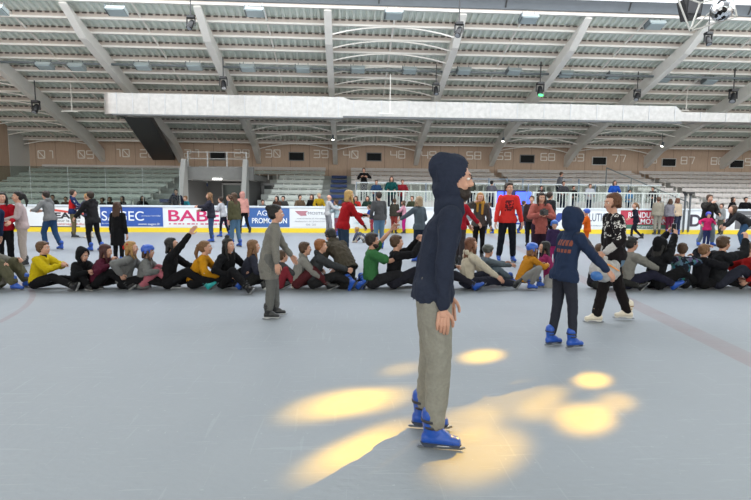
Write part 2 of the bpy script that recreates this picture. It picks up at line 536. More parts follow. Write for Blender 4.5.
    # ---- legs
    if legs:
        col, fit = legs[0], legs[1]; t = {'slim': .007, 'jeans': .018, 'loose': .032}[fit]; w_ = B()
        w_.cap(Pv - rx0 * .055 + u * .02, Pv + rx0 * .055 + u * .02, .108 + t * .5, .108 + t * .5, .9, V((0, 0, 1))); w_.cap(Pv, Pv + u * .08, .125 + t * .4, .122 + t * .3, .78, rx0)
        cut = .86 if len(legs) < 3 else legs[2]
        for a, k, n in ((hpr, kr, ar), (hpl, kl, al)):
            w_.cap(a, k, .088 + t * .9, .057 + t)
            if cut > .1: w_.cap(k, k.lerp(n, cut), .057 + t, .042 + t * 1.1)
        remesh(w_.build('shorts' if cut < .1 else 'trousers', cloth(col), root), vx * .9, 2, folds(.004 + t * .2, 12, sd + 40))
    if skirt:
        col, L_ = skirt; w_ = B(); w_.cap(Pv + u * .06, Pv - V((0, 0, L_)), .135, .2, .8, rx0)
        remesh(w_.build('skirt', cloth(col), root), vx * .9, 2, folds(.008, 10, sd))
    if glove:
        w_ = B()
        for (e, w) in ((erj, wr), (elj, wl)):
            d = (w - e).normalized(); w_.cap(w - d * .03, w + d * .05, .036, .042, .7, rx1); w_.cap(w + d * .05, w + d * .14, .04, .026, .6, rx1); w_.cap(w + d * .03, w + d * .07 + V((0, 0, .04)), .018, .014)
        remesh(w_.build('gloves', cloth(glove), root), vx * .7, 1)
    # ---- hood
    if hood:
        w_ = B(); w_.ell(hd(0, -.02, .03), [k * hs for k in (.106, .130 * po.get('hoodslim', 1), .122)], HF, 20, 10)
        w_.ell(hd(0, -.03, -.04), [k * hs for k in (.100, .112 * po.get('hoodslim', 1), .105)], HF, 20, 10)
        w_.cap(hd(0, -.02, -.07), neck - u2 * .03, .086, .098, .95, rx1); w_.ell(hd(0, -.07, .075), [k * hs for k in (.07, .09, .085)], HF)
        HFI = HF.transposed()

        HO = [po.get('hoodopen', .045)]

        def face_open(p, HFI=HFI, hc2=hc.copy(), hs=hs):
            q = HFI @ (p - hc2) / hs
            return q.y > HO[0] + .25 * max(0, -q.z - .06) and (q.x / .088) ** 2 + ((q.z + .008) / .118) ** 2 < 1
        ho = w_.build('hood', topmat if (topmat and hood is True) else cloth(top[0] if hood is True else hood), root)
        remesh(ho, max(vx * .8, .008), 2, carve(face_open, folds(.007, 12, sd + 9)))
        sm = ho
    # ---- skates
    for a, k, ty, nm in ((ar, kr, po['tr'], 'r'), (al, kl, po['tl'], 'l')):
        if po['sit'] == 'flat' or not po['sit']:
            f_ = V((sin(R(ty)), cos(R(ty)), 0)); up = V((0, 0, 1))
            pt = R(po.get('pitch' + nm, 0)); f_, up = f_ * cos(pt) + up * sin(pt), up * cos(pt) - f_ * sin(pt)
        else:
            up = (k - a).normalized(); f_ = V((sin(R(ty * 4)), .35, 1)); f_ = (f_ - up * f_.dot(up)).normalized()
            f_, up = (f_ * .97 - up * .26).normalized(), (up * .97 + f_ * .26).normalized()
        x_ = f_.cross(up).normalized()
        mx = M.Identity(4)
        for i in range(3): mx[i][0] = x_[i]; mx[i][1] = f_[i]; mx[i][2] = up[i]; mx[i][3] = a[i]
        put_skate(feet if isinstance(feet, str) else feet[0], root, mx, 'skate' if feet != 'shoe' else 'shoe')
    J = dict(wr=wr, wl=wl, hd=hd, root=root, s=s, er=erj, el=elj, HF=HF, neck=neck, fw=fw)
    return J


def wpos(J, p):
    r = J['root']; return r.location + M.Rotation(r.rotation_euler.z, 3, 'Z') @ (V(p) * J['s'])


def hgt(px, fy, hy_):
    g = G(px, fy); d = ray(px, hy_); return CAM.z + d.z * (g.y / d.y)


def skater(label, px, fy, hy_, face, **k):
    g = G(px, fy)
    if g.y > 20.85: g = V((g.x * 20.85 / g.y, 20.85, 0))
    d = ray(px, hy_); return person(label, g, face, CAM.z + d.z * (g.y / d.y), **k)

# ------------------------------------------------------------------ the hall
YB, YW = 21.3, 33.0
XL, XR = -19.9, 42.0
SL = tan(R(17))


def roof(y): return 4.78 + (YW - y) * SL


def struct(b, name, m): return tag(b.build(name, m), kind='structure')


# ice with worn scratches, the red centre line and a red circle under the surface
m, nt, b_, N, L = nodes('ice')
tc = N('ShaderNodeTexCoord')


def mth(op, a, b=None, clamp=False):
    n = N('ShaderNodeMath'); n.operation = op; n.use_clamp = clamp
    for i, q in enumerate((a, b)):
        if q is None: continue
        if isinstance(q, (int, float)): n.inputs[i].default_value = q
        else: L(q, n.inputs[i])
    return n.outputs[0]


def noise_(scale, detail, vec, dist=0):
    n = N('ShaderNodeTexNoise'); n.inputs['Scale'].default_value = scale; n.inputs['Detail'].default_value = detail
    n.inputs['Distortion'].default_value = dist
    L(vec, n.inputs['Vector']); return n.outputs['Fac']


def mapv(scale, rot=0):
    n = N('ShaderNodeMapping'); n.inputs['Scale'].default_value = scale; n.inputs['Rotation'].default_value = (0, 0, rot)
    L(tc.outputs['Object'], n.inputs['Vector']); return n.outputs[0]


big = noise_(.7, 4, tc.outputs['Object'], .5)
s1 = noise_(6, 3, mapv((.25, 5, 1), .35), .3); s2 = noise_(5, 3, mapv((6, .3, 1), .5), .4); s3 = noise_(9, 2, mapv((.5, 6, 1), -.5), .6)
fleck = mth('GREATER_THAN', noise_(26, 2, tc.outputs['Object']), .73)
scr = mth('ADD', mth('MULTIPLY', mth('GREATER_THAN', s1, .66), .6), mth('MULTIPLY', mth('GREATER_THAN', s2, .67), .5))
scr = mth('ADD', scr, mth('MULTIPLY', mth('GREATER_THAN', s3, .68), .5))
white = mth('ADD', mth('MULTIPLY', scr, .08), mth('MULTIPLY', fleck, .10))
mx = N('ShaderNodeMix'); mx.data_type = 'RGBA'; mx.inputs[6].default_value = (.235, .258, .292, 1); mx.inputs[7].default_value = (.30, .32, .355, 1)
L(big, mx.inputs[0])
mw = N('ShaderNodeMix'); mw.data_type = 'RGBA'; mw.inputs[7].default_value = (.85, .9, .95, 1); L(mx.outputs[2], mw.inputs[6]); L(white, mw.inputs[0])
sx = N('ShaderNodeSeparateXYZ'); L(tc.outputs['Object'], sx.inputs[0])
line = mth('LESS_THAN', mth('ABSOLUTE', mth('SUBTRACT', mth('SUBTRACT', sx.outputs[0], mth('MULTIPLY', sx.outputs[1], .129)), 3.31)), .15)
dx = mth('SUBTRACT', sx.outputs[0], -9.0); dy = mth('SUBTRACT', sx.outputs[1], 5.3)
rr = mth('SQRT', mth('ADD', mth('MULTIPLY', dx, dx), mth('MULTIPLY', dy, dy)))
circ = mth('LESS_THAN', mth('ABSOLUTE', mth('SUBTRACT', rr, 4.9)), .04)
worn = mth('MULTIPLY', mth('ADD', noise_(3, 4, tc.outputs['Object']), .15), .62)
lf = mth('MULTIPLY', mth('MAXIMUM', line, circ), worn, True)
ml = N('ShaderNodeMix'); ml.data_type = 'RGBA'; ml.inputs[7].default_value = (.24, .16, .16, 1); L(mw.outputs[2], ml.inputs[6]); L(lf, ml.inputs[0])
L(ml.outputs[2], b_.inputs['Base Color'])
L(mth('ADD', mth('MULTIPLY', big, .15), .38), b_.inputs['Roughness']); b_.inputs['Specular IOR Level'].default_value = .22
bp = N('ShaderNodeBump'); bp.inputs['Strength'].default_value = .25; bp.inputs['Distance'].default_value = .01
L(mth('ADD', mth('MULTIPLY', scr, .3), noise_(14, 4, mapv((1, 2, 1)))), bp.inputs['Height']); L(bp.outputs[0], b_.inputs['Normal'])
ICE = m
struct(B().box(XL - 4, XR, -3.5, YB, -.1, 0), 'floor', ICE)

concrete = mat('concrete', (.16, .16, .155), .85, 0, .2, 6, .15)
white_steel = mat('white_steel', (.86, .83, .78), .5, 0, 0, 5, .05)
beam_m = mat('beam_grey', (.76, .74, .70), .55, 0, 0, 3, .08)
deck = mat('roof_deck', (.74, .80, .74), .6, 0, 0, 2, .12)
dark = mat('dark_plastic', (.015, .015, .017), .4)
black_m = mat('screen_black', (.012, .013, .014), .7, spec=.2)
galv = mat('galvanised_steel', (.52, .51, .50), .34, .35, .5, 5, .28)

# back wall of vertical plywood boards
m, nt, b_, N, L = nodes('plywood_wall')
tc = N('ShaderNodeTexCoord')
sx = N('ShaderNodeSeparateXYZ'); L(tc.outputs['Object'], sx.inputs[0])
fr = mth('FRACT', mth('DIVIDE', sx.outputs[0], 1.22)); seam = mth('LESS_THAN', fr, .02)
grain = noise_(3, 4, mapv((4, 4, .6)))
mx = N('ShaderNodeMix'); mx.data_type = 'RGBA'; mx.inputs[6].default_value = (.44, .31, .225, 1); mx.inputs[7].default_value = (.58, .43, .325, 1); L(grain, mx.inputs[0])
md = N('ShaderNodeMix'); md.data_type = 'RGBA'; md.inputs[7].default_value = (.12, .08, .06, 1); L(mx.outputs[2], md.inputs[6]); L(mth('MULTIPLY', seam, .7), md.inputs[0])
L(md.outputs[2], b_.inputs['Base Color']); b_.inputs['Roughness'].default_value = .7
PLY = m
wall = struct(B().box(XL - 4, XR, YW, YW + .2, 0, 5.3), 'wall_back', PLY)
# left end wall: grey panel next to the corner, plywood nearer
wl = struct(B().prism([(-3, 0), (YW - 1.9, 0), (YW - 1.9, 6.0), (YW - 8, 8.2), (10, 9.2), (-3, 9.2)], 0, XL - .3, XL), 'wall_left', PLY)
B().prism([(YW - 1.9, 0), (YW, 0), (YW, 5.2), (YW - 1.9, 5.6)], 0, XL - .3, XL + .02).build('wall_panel', mat('grey_panel', (.60, .60, .58), .7), wl)
struct(B().box(XR, XR + .3, -8, YW, 0, 9.2), 'wall_right', PLY)

# wall numbers, each digit laid out as strokes on a five by seven box
DG = {'0': [(0, 0, 1, 0), (1, 0, 1, 1), (1, 1, 0, 1), (0, 1, 0, 0), (0, 1, 1, 0)], '1': [(.9, 0, .9, 1), (.4, 1, .9, 1)],
      '2': [(0, 1, 1, 1), (1, 1, 1, .5), (1, .5, 0, .5), (0, .5, 0, 0), (0, 0, 1, 0)], '3': [(0, 1, 1, 1), (1, 1, 1, 0), (.1, .5, 1, .5), (0, 0, 1, 0)],
      '4': [(0, 1, 0, .42), (0, .42, 1, .42), (1, 1, 1, 0)], '5': [(1, 1, 0, 1), (0, 1, 0, .5), (0, .5, 1, .5), (1, .5, 1, 0), (1, 0, 0, 0)],
      '6': [(1, 1, 0, 1), (0, 1, 0, 0), (0, 0, 1, 0), (1, 0, 1, .5), (1, .5, 0, .5)], '7': [(0, 1, 1, 1), (1, 1, .6, 0)],
      '8': [(0, 0, 1, 0), (1, 0, 1, 1), (1, 1, 0, 1), (0, 1, 0, 0), (0, .5, 1, .5)], '9': [(0, 0, 1, 0), (1, 0, 1, 1), (1, 1, 0, 1), (0, 1, 0, .5), (0, .5, 1, .5)]}
nm = mat('number_paint', (.85, .82, .76), .7)
NUMS = [('01', 46, 154.5), ('09', 86, 154.5), ('10', 122, 153), ('20', 148, 153.5), ('21', 192, 153.5), ('29', 242, 153.5), ('30', 273, 153.5), ('39', 321, 154), ('40', 351, 154.5),
        ('48', 398, 154.5), ('49', 429, 155), ('58', 474, 155.5), ('59', 504, 156), ('68', 548, 157), ('69', 577, 157.5), ('77', 619, 158.5), ('78', 650, 159.5), ('87', 688, 160.5), ('88', 718, 161), ('97', 752, 162)]
for t, px, py in NUMS:
    c = P(px, py, YW); b = B()
    for i, ch in enumerate(t):
        x0 = c.x - .48 + i * .53; w = .40; h = .46
        for (a, z, a2, z2) in DG[ch]:
            b.bar((x0 + a * w, YW - .006, c.z - h / 2 + z * h), (x0 + a2 * w, YW - .006, c.z - h / 2 + z2 * h), .055, .012, V((0, 1, 0)))
    b.build('wall_number', nm, wall)
# dark screens on the wall
for px, py, txt in [(218, 156, 'between the painted numbers 21 and 29'), (296.5, 156.5, 'between the painted numbers 30 and 39'), (374, 157, 'between the painted numbers 40 and 48'), (451, 158, 'between the painted numbers 49 and 58'),
                    (527, 159, 'between the painted numbers 59 and 68'), (599, 161, 'between the painted numbers 69 and 77'), (668.5, 162.5, 'between the painted numbers 78 and 87'), (736, 164, 'right of the painted number 88')]:
    c = P(px, py, YW); e = empty('display_screen', (c.x, YW, c.z - .28)); tag(e, 'dark screen on the brown wall ' + txt, 'screen', 'dark screens on the back wall')
    B().box(-.50, .50, -.06, 0, 0, .56).build('frame', mat('screen_frame', (.5, .5, .48) if px > 560 else (.2, .2, .2), .5) if px <= 560 else mat('screen_frame_pale', (.6, .6, .58), .5), e)
    B().box(-.45, .45, -.068, -.058, .05, .51).build('screen', black_m, e)

web_m = mat('purlin_web', (.60, .53, .48), .6, 0, 0, 3, .08); gap_m = mat('gap_dark', (.13, .11, .10), .8)
# roof: corrugated deck, straight purlins, arched braces
b = B(); pitch = .28; x = XL - 2.0; prof = []
while x < XR:
    prof += [(x, 0), (x + .09, 0), (x + .13, .10), (x + .24, .10)]; x += pitch
ya, yb = YW, 19.95
for (px_, dz) in prof:
    b.v.append((px_, ya, roof(ya) + .17 + dz)); b.v.append((px_, yb, roof(yb) + .17 + dz))
for i in range(len(prof) - 1): b.f.append((2 * i, 2 * i + 1, 2 * i + 3, 2 * i + 2))
ceil = struct(b, 'ceiling', deck)
PY = [20.0, 21.0, 21.9, 22.8, 23.8, 24.8, 25.7, 26.7, 27.65, 28.65, 29.9, 31.15, 32.5]
for y in PY:
    z = roof(y)
    q = B(); q.box(XL - 2, XR, y - .02, y + .02, z - .02, z + .17)
    w_ = q.build('purlin', web_m, ceil)
    q = B(); q.box(XL - 2, XR, y - .06, y + .06, z - .09, z - .02); q.build('flange', white_steel, w_)
    q = B(); x = XL - 1.9
    while x < 34: q.box(x, x + .17, y - .045, y - .022, z + .11, z + .17); x += pitch
    tag(q.build('rib_gaps', gap_m, w_), kind='stuff')
BX = [-20.3, -15.4, -10.55, -5.65, -.75, 4.5, 9.5, 14.55, 20.05, 25.4, 30.8]
for k, bay in ((0, 0), (4, 1), (3, .0), (6, .0), (7, 0)):
    for y in PY[1:] if k in (0, 4) else PY[-4:]:
        x0, x1 = BX[k] + .1, BX[k + 1] - .1; q = B(); pts = []
        for i in range(9):
            t = i / 8; pts.append(V((x0 + (x1 - x0) * t, y + .02, roof(y) - .08 - .34 * (2 * t - 1) ** 2)))
        for a, c in zip(pts, pts[1:]): q.bar(a, c, .05, .05)
        q.build('arched_brace', white_steel, ceil)
for x in [(a + c) / 2 for a, c in zip(BX, BX[1:])]:
    B().bar((x, 19.98, roof(19.98) + .04), (x, 32.9, roof(32.9) + .04), .07, .05).build('tie_bar', white_steel, ceil)
# fascia where the skylight starts, and the skylight's white glazing
fas = mat('fascia_grey', (.17, .19, .21), .6, 0, 0, 3, .1)
b = B(); b.prism([(19.96, roof(19.95) + .02), (19.90, roof(19.9) + .02), (19.70, roof(19.9) + .36), (19.78, roof(19.9) + .36)], 0, XL - 2, XR)
struct(b, 'trim_1', fas)
for i in range(12):
    x = BX[0] + 1.9 + i * 4.9; tag(B().bar((x, 19.86, roof(19.9) + .06), (x, 19.70, roof(19.9) + .33), .05, .03).build('trim_2', mat('seam_dark', (.05, .05, .05), .5)), kind='structure')
sky_m = mat('skylight_glazing', (.95, .97, 1), .6, 0, 0, 1, .02, 1.05)
struct(B().box(XL - 2, XR, 9, 19.75, roof(19.9) + .36, roof(19.9) + .40), 'window_1', sky_m)
struct(B().prism([(9, 9.3), (-5, 9.3), (-18, 5.4), (-18, 5.5), (-5, 9.45), (9, 9.45)], 0, XL - 2, XR), 'ceiling_shield', deck)  # unseen near roof, added to keep the back sky off the ice
wn = ['beside the grey panel at the left end of the stand', 'coming down between the painted numbers 09 and 10', 'coming down beside the painted number 20', 'coming down between the painted numbers 29 and 30', 'coming down between the painted numbers 39 and 40',
      'coming down between the painted numbers 48 and 49', 'coming down between the painted numbers 58 and 59', 'coming down between the painted numbers 68 and 69', 'coming down over the painted number 78', 'coming down over the painted number 88', 'cut off by the right edge of the photo']
for k, x in enumerate(BX[:-1]):
    if k == 0: continue
    b = B(); w = .12
    pts = [(20.0, roof(20.0) - .09), (31.3, roof(31.3) - .05), (33.0, roof(33) - .45), (33.0, 3.62), (31.3, roof(31.3) - .72), (26, roof(26) - .68), (21.4, roof(21.4) - .56)]
    b.prism(pts, 0, x - w, x + w)
    for z0, s_ in ((0, 1),):
        b.bar((x, 20.05, roof(20.05) - .13), (x, 21.4, roof(21.4) - .57), .30, .04); b.bar((x, 21.4, roof(21.4) - .57), (x, 26, roof(26) - .69), .30, .04); b.bar((x, 26, roof(26) - .69), (x, 31.3, roof(31.3) - .73), .30, .04)
        b.bar((x, 31.3, roof(31.3) - .73), (x, 32.95, 3.62), .30, .04)
    tag(b.build('roof_beam', beam_m), 'thick grey sloping roof beam ' + wn[k], 'beam', 'roof beams')

# ------------------------------------------------------------------ stand, aisles, entrance
stand_m = mat('stand_concrete', (.40, .42, .40), .8, 0, .1, 8, .15)
stand_w = mat('stand_pale', (.58, .57, .55), .8, 0, .1, 8, .12)
def row_y(i): return 24.2 + 1.1 * i
def row_z(i): return .72 + .3 * i
VX0, VX1 = P(186, 195, 25).x, P(245, 195, 25).x
TX0, TX1 = P(357, 195, 24).x, P(682, 195, 24).x


def riser(b, x0, x1, i0=0, i1=8):
    for i in range(i0, i1):
        y1 = row_y(i + 1) if i < 7 else YW
        b.box(x0, x1, row_y(i), y1, 0, row_z(i))
    return b


struct(B().box(XL, XR, YB + .2, row_y(0), -.1, .05), 'trim_3', concrete)
left = riser(B(), XL, VX0 - .35); struct(left, 'trim_4', stand_m)
struct(riser(B(), VX1 + .35, TX0), 'trim_5', stand_m)
b = B(); b.box(TX0, TX1, row_y(0), 25.6, 0, .75); b.box(TX0, TX1, 25.6, 28.6, 0, 1.3); riser(b, TX0, TX1, 4); struct(b, 'trim_6', stand_w)
struct(riser(B(), TX1, XR), 'trim_7', stand_w)
# entrance tunnel; back and side walls coloured dark for the shade inside
b = B(); riser(b, VX0 - .35, VX1 + .35, 5); b.box(VX0 - .35, VX1 + .35, 25.6, row_y(5), 2.35, 2.62)
b.box(VX0 - .35, VX1 + .35, 25.4, 25.65, 2.32, 2.95)
struct(b, 'trim_8', concrete)
struct(B().box(VX0, VX1, 28.9, 29.0, 0, 2.35), 'wall_tunnel', mat('tunnel_shade', (.06, .06, .06), .8))
for x in (VX0 - .1, VX1 + .1): struct(B().box(x - .04, x + .04, 25.32, 28.88, 0, 2.3), 'wall_tunnel', mat('tunnel_shade', (.06, .06, .06), .8))
for x, s_ in ((VX0, 1), (VX1, 2)):
    struct(B().prism([(24.3, 0), (25.3, 0), (25.3, 3.3), (25.05, 3.3), (24.35, 1.3)], 0, x - .22 + s_ * .12 - .1, x + s_ * .12 - .1), 'wall_ramp', mat('ramp_grey', (.27, .27, .26), .8))
rg = mat('rail_mid_grey', (.30, .30, .29), .6)
t = empty('guard_rail', (VX0, 25.5, 2.95)); tag(t, 'thin grey guard rail on the slab over the dark entrance', 'railing')
for k in range(4): B().box((VX1 - VX0) * k / 3 - .03, (VX1 - VX0) * k / 3 + .03, -.03, .03, 0, .75).build('post', rg, t)
b = B()
for z in (.72, .4): b.bar((0, 0, z), (VX1 - VX0, 0, z), .03)
b.build('rail', rg, t)
t = empty('entrance_doors', (VX0 + .8, 28.85, 0)); tag(t, 'dark glazed doors at the back of the stand entrance', 'door')
for k in range(3):
    f = B(); x0 = k * 1.15; f.box(x0, x0 + .06, -.05, 0, 0, 2.2); f.box(x0 + 1.05, x0 + 1.12, -.05, 0, 0, 2.2); f.box(x0, x0 + 1.12, -.05, 0, 2.14, 2.25)
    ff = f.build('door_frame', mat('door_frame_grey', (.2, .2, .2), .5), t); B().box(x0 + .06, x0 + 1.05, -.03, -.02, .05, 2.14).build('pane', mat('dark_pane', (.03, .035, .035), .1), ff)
l = empty('emergency_light', (P(217, 180, 25.3).x, 25.36, P(217, 179, 25.3).z)); tag(l, 'small white light over the dark entrance in the stand', 'lamp')
B().box(-.22, .22, -.05, .05, -.04, .04).build('lamp_body', mat('lit_white', (1, 1, .95), .5, emit=3), l)

# navy step blocks in the aisles
navy = mat('navy_steps', (.018, .045, .16), .6)
for x, i0, i1, w, txt in ((P(171, 195, 26).x - .6, 0, 6, 1.0, 'on the left of the dark entrance'), (P(338, 185, 27).x, 2, 8, .95, 'right of the middle, beside the terrace'),):
    for i in range(i0, i1):
        for h in (1,):
            tag(B().box(x - w / 2 - (.0 if x > -5 else -.25 * i), x + w / 2 - (0 if x > -5 else -.25 * i), row_y(i) - .35, row_y(i) + .15, row_z(i) - .3 + .15 * h, row_z(i) - .15 + .15 * h + .02).build('stair_step', navy),
                'navy blue step block in the aisle ' + txt, 'step', 'navy step blocks ' + txt)

# seats: pale shells, the nearest 300 each an object of its own, the rest one mesh
seat_m = mat('seat_shell', (.44, .47, .44), .5, 0, 0, 20, .08)
seat_r = mat('seat_shell_warm', (.58, .54, .52), .5, 0, 0, 20, .08)


def seat_geo(b, x, y, z):
    b.prism([(y + .12, z + .02), (y + .50, z + .05), (y + .53, z + .20), (y + .57, z + .20), (y + .56, z + .0), (y + .12, z - .03)], 0, x - .258, x + .258)
    b.box(x - .03, x + .03, y + .3, y + .36, z - .3, z); return b


seats = []
for i in range(8):
    x = XL + .8 - (.5 * (7 - i) * 0)
    k = 0
    while x < 36:
        k += 1; x += .53
        if x < XL + 1.2 + .0: continue
        if VX0 - .75 < x < VX1 + .75 and i < 6: continue
        if TX0 - .3 < x < TX1 + .2 and i < 4: continue
        if abs(x - P(338, 185, 27).x) < .8 and i >= 0: continue
        if abs(x - (P(171, 195, 26).x - .6 + .25 * i)) < .75 and i < 6: continue
        if k % 18 == 0: continue
        if (x + 2) / row_y(i) > .95 or (x + 2) / row_y(i) < -.75: continue
        seats.append((i, x))
seats.sort(key=lambda q: q[0])
pro = {}
rest = B()
zone = lambda x: 0 if x < VX0 else 1 if x < TX0 else 2 if x < TX1 else 3
zt = ['in the lower rows left of the dark entrance', 'in the lower rows between entrance and terrace', 'in the lower rows above the terrace', 'in the lower rows at the right end']
for n, (i, x) in enumerate(seats):
    z = row_z(i) + .36
    if n < 300:
        q = zone(x); mm = seat_m if q < 2 else seat_r
        if q not in pro:
            e = empty('stadium_seat', (0, 0, 0)); pb = B(); pb.prism([(.12, .02), (.50, .05), (.53, .20), (.57, .20), (.56, .0), (.12, -.03)], 0, -.258, .258); pb.build('seat_shell', mm, e)
            B().box(-.03, .03, .3, .36, -.36, 0).build('leg', white_steel, e); pro[q] = e
        else: e = copy_tree(pro[q])
        e.location = (x, row_y(i), z)
        tag(e, 'pale moulded plastic seat ' + zt[q], 'seat', 'lower pale seats ' + zt[q])
    else: seat_geo(rest, x, row_y(i), z)
o = rest.build('stadium_seats', seat_r); tag(o, 'rows of pale moulded plastic seats filling the upper stand', 'seats', kind='stuff')

# lower railing of the terrace, blue lit opening in it
rail_m = mat('rail_white', (.62, .66, .64), .45)


def fence(xa, xb, label):
    y = 24.26; e = empty('barrier_fence', (xa, y, .75)); tag(e, label, 'railing')
    n = int((xb - xa) / 1.7)
    n = max(n, 1)
    f = B()
    for z in (1.06, .12): f.bar((0, 0, z), (xb - xa, 0, z), .06)
    f.build('rail', rail_m, e)
    for k in range(n + 1): B().box((xb - xa) * k / n - .04, (xb - xa) * k / n + .04, -.04, .04, 0, 1.1).build('post', rail_m, e)
    f = B(); k = .12
    while k < xb - xa: f.box(k - .014, k + .014, -.014, .014, .12, 1.05); k += .15
    tag(f.build('bars', rail_m, e), kind='stuff')


X_ = lambda px: P(px, 197, 24.05).x
fence(TX0, X_(497), 'white barred fence in front of the terrace, left of the blue lights')
fence(X_(535), TX1, 'white barred fence in front of the terrace, right of the blue lights')
w_ = B().box(X_(497), X_(535), 25.35, 25.5, .75, 1.95); bar_ = w_.build('bar_counter', mat('bar_dark_blue', (.02, .02, .09), .4)); tag(bar_, 'dark blue counter in the opening between the two white fences', 'counter')
for px, w in ((500, .35), (507.5, .25), (521, .55), (529, .2)):
    c = P(px, 197, 25.3); e = B().box(c.x - w / 2, c.x + w / 2, 25.30, 25.34, 1.2 if px != 507.5 else .95, 1.85).build('light_panel', mat('blue_light', (.06, .12, 1), .5, emit=1.6)); tag(e, 'glowing blue light panel on the dark counter between the fences', 'light panel', 'blue light panels on the counter')

# glass balustrade of the terrace
m, nt, b_, N, L = nodes('clear_glass')
tr = N('ShaderNodeBsdfTransparent'); tr.inputs[0].default_value = (.86, .92, .90, 1); gl = N('ShaderNodeBsdfGlossy'); gl.inputs['Roughness'].default_value = .05
fz = N('ShaderNodeFresnel'); fz.inputs[0].default_value = 1.4; mxs = N('ShaderNodeMixShader'); L(fz.outputs[0], mxs.inputs[0]); L(tr.outputs[0], mxs.inputs[1]); L(gl.outputs[0], mxs.inputs[2])
L(mxs.outputs[0], nt.nodes['Material Output'].inputs[0])
GLASS = m
m, nt, b_, N, L = nodes('tinted_plexiglass')
tr = N('ShaderNodeBsdfTransparent'); tr.inputs[0].default_value = (.70, .75, .73, 1); gl = N('ShaderNodeBsdfGlossy'); gl.inputs['Roughness'].default_value = .05; gl.inputs['Color'].default_value = (.5, .5, .5, 1)
fz = N('ShaderNodeFresnel'); fz.inputs[0].default_value = 1.3; mxs = N('ShaderNodeMixShader'); L(fz.outputs[0], mxs.inputs[0]); L(tr.outputs[0], mxs.inputs[1]); L(gl.outputs[0], mxs.inputs[2])
L(mxs.outputs[0], nt.nodes['Material Output'].inputs[0])
PLEXI = m
GT = empty('glass_balustrade', (TX0, 25.7, 1.3)); tag(GT, 'clear glass balustrade along the front of the upper terrace', 'balustrade')
n = 9
for k in range(n):
    w = (TX1 - TX0) / n; B().box(w * k + .03, w * (k + 1) - .03, -.008, .008, .08, .93).build('pane', GLASS, GT)
    B().box(w * k - .02, w * k + .02, -.03, .03, 0, .98).build('post', mat('rail_blue_grey', (.25, .32, .42), .5), GT)
B().box(0, TX1 - TX0, -.025, .025, .93, .98).build('rail', mat('rail_pale', (.55, .6, .62), .5), GT)
# back posts of the terrace (thin blue uprights)
for px in (489, 507, 523, 541, 579):
    c = P(px, 180, 28.5); e = empty('terrace_post', (c.x, 28.5, 1.3)); tag(e, 'thin blue-grey upright post at the back of the terrace', 'post', 'thin posts at the back of the terrace')
    B().box(-.035, .035, -.035, .035, 0, 1.35).build('post', mat('rail_blue_grey', (.25, .32, .42), .5), e)
e = empty('hand_rail', (TX0, 28.5, 1.3)); tag(e, 'long thin rail running behind the people on the terrace', 'railing')
B().bar((5.6, 0, 1.3), (12.5, 0, 1.3), .04).build('rail', mat('rail_blue_grey', (.25, .32, .42), .5), e)
# rounded grey recess in the boards behind the hooded skater handled below

# ------------------------------------------------------------------ boards
board_m = mat('board_white', (.72, .75, .78), .35, 0, 0, 3, .04)
bd = struct(B().box(XL, XR, YB, YB + .16, 0, 1.08), 'wall_boards', board_m)
B().box(XL, XR, YB - .012, YB, 0, .19).build('kick_strip', mat('kick_yellow', (.78, .58, .03), .4), bd)
B().box(XL, XR, YB - .04, YB + .2, 1.06, 1.12).build('cap_rail', mat('cap_white', (.68, .74, .80), .4), bd)
B().box(XL, P(80, 224, YB).x, YB - .008, YB, .19, .235).build('seam', mat('seam_dark', (.05, .05, .05), .5), bd)


def BXp(px): return P(px, 218, YB).x


def text(s, x, z, h, col, w=None, parent=None, y=YB - .018, rot=None, name='lettering', bold=0):
    cu = bpy.data.curves.new(name, 'FONT'); cu.body = s; cu.size = h / .72; cu.extrude = .002; cu.offset = bold
    o = bpy.data.objects.new(name, cu); C.objects.link(o)
    me = bpy.data.meshes.new_from_object(o.evaluated_get(bpy.context.evaluated_depsgraph_get())); C.objects.unlink(o); bpy.data.objects.remove(o)
    me.name = name; me.materials.clear(); me.materials.append(mat('ink_%02x%02x%02x' % tuple(int(k * 255) for k in col), col, .5, 0, 0, 3, .02))
    o = bpy.data.objects.new(name, me); C.objects.link(o)
    xs = [v.co.x for v in me.vertices]; k = (w / (max(xs) - min(xs))) if w and xs else 1
    for v in me.vertices: v.co.x = (v.co.x - min(xs)) * k
    o.rotation_euler = (pi / 2, 0, 0); o.location = (x, y, z)
    if parent: o.parent = parent; o.location = (x - parent.location.x, y - parent.location.y, z - parent.location.z)
    return o


def ad(p0, p1, col, label, z0=.235, z1=1.03):
    x0, x1 = BXp(p0), BXp(p1); e = empty('advert_panel', (x0, YB, z0)); tag(e, label, 'advertising panel')
    B().box(.02, x1 - x0 - .02, -.012, 0, 0, z1 - z0).build('panel', mat('ad_%02x%02x%02x' % tuple(int(k * 255) for k in col), col, .4, 0, 0, 3, .03), e)
    return e


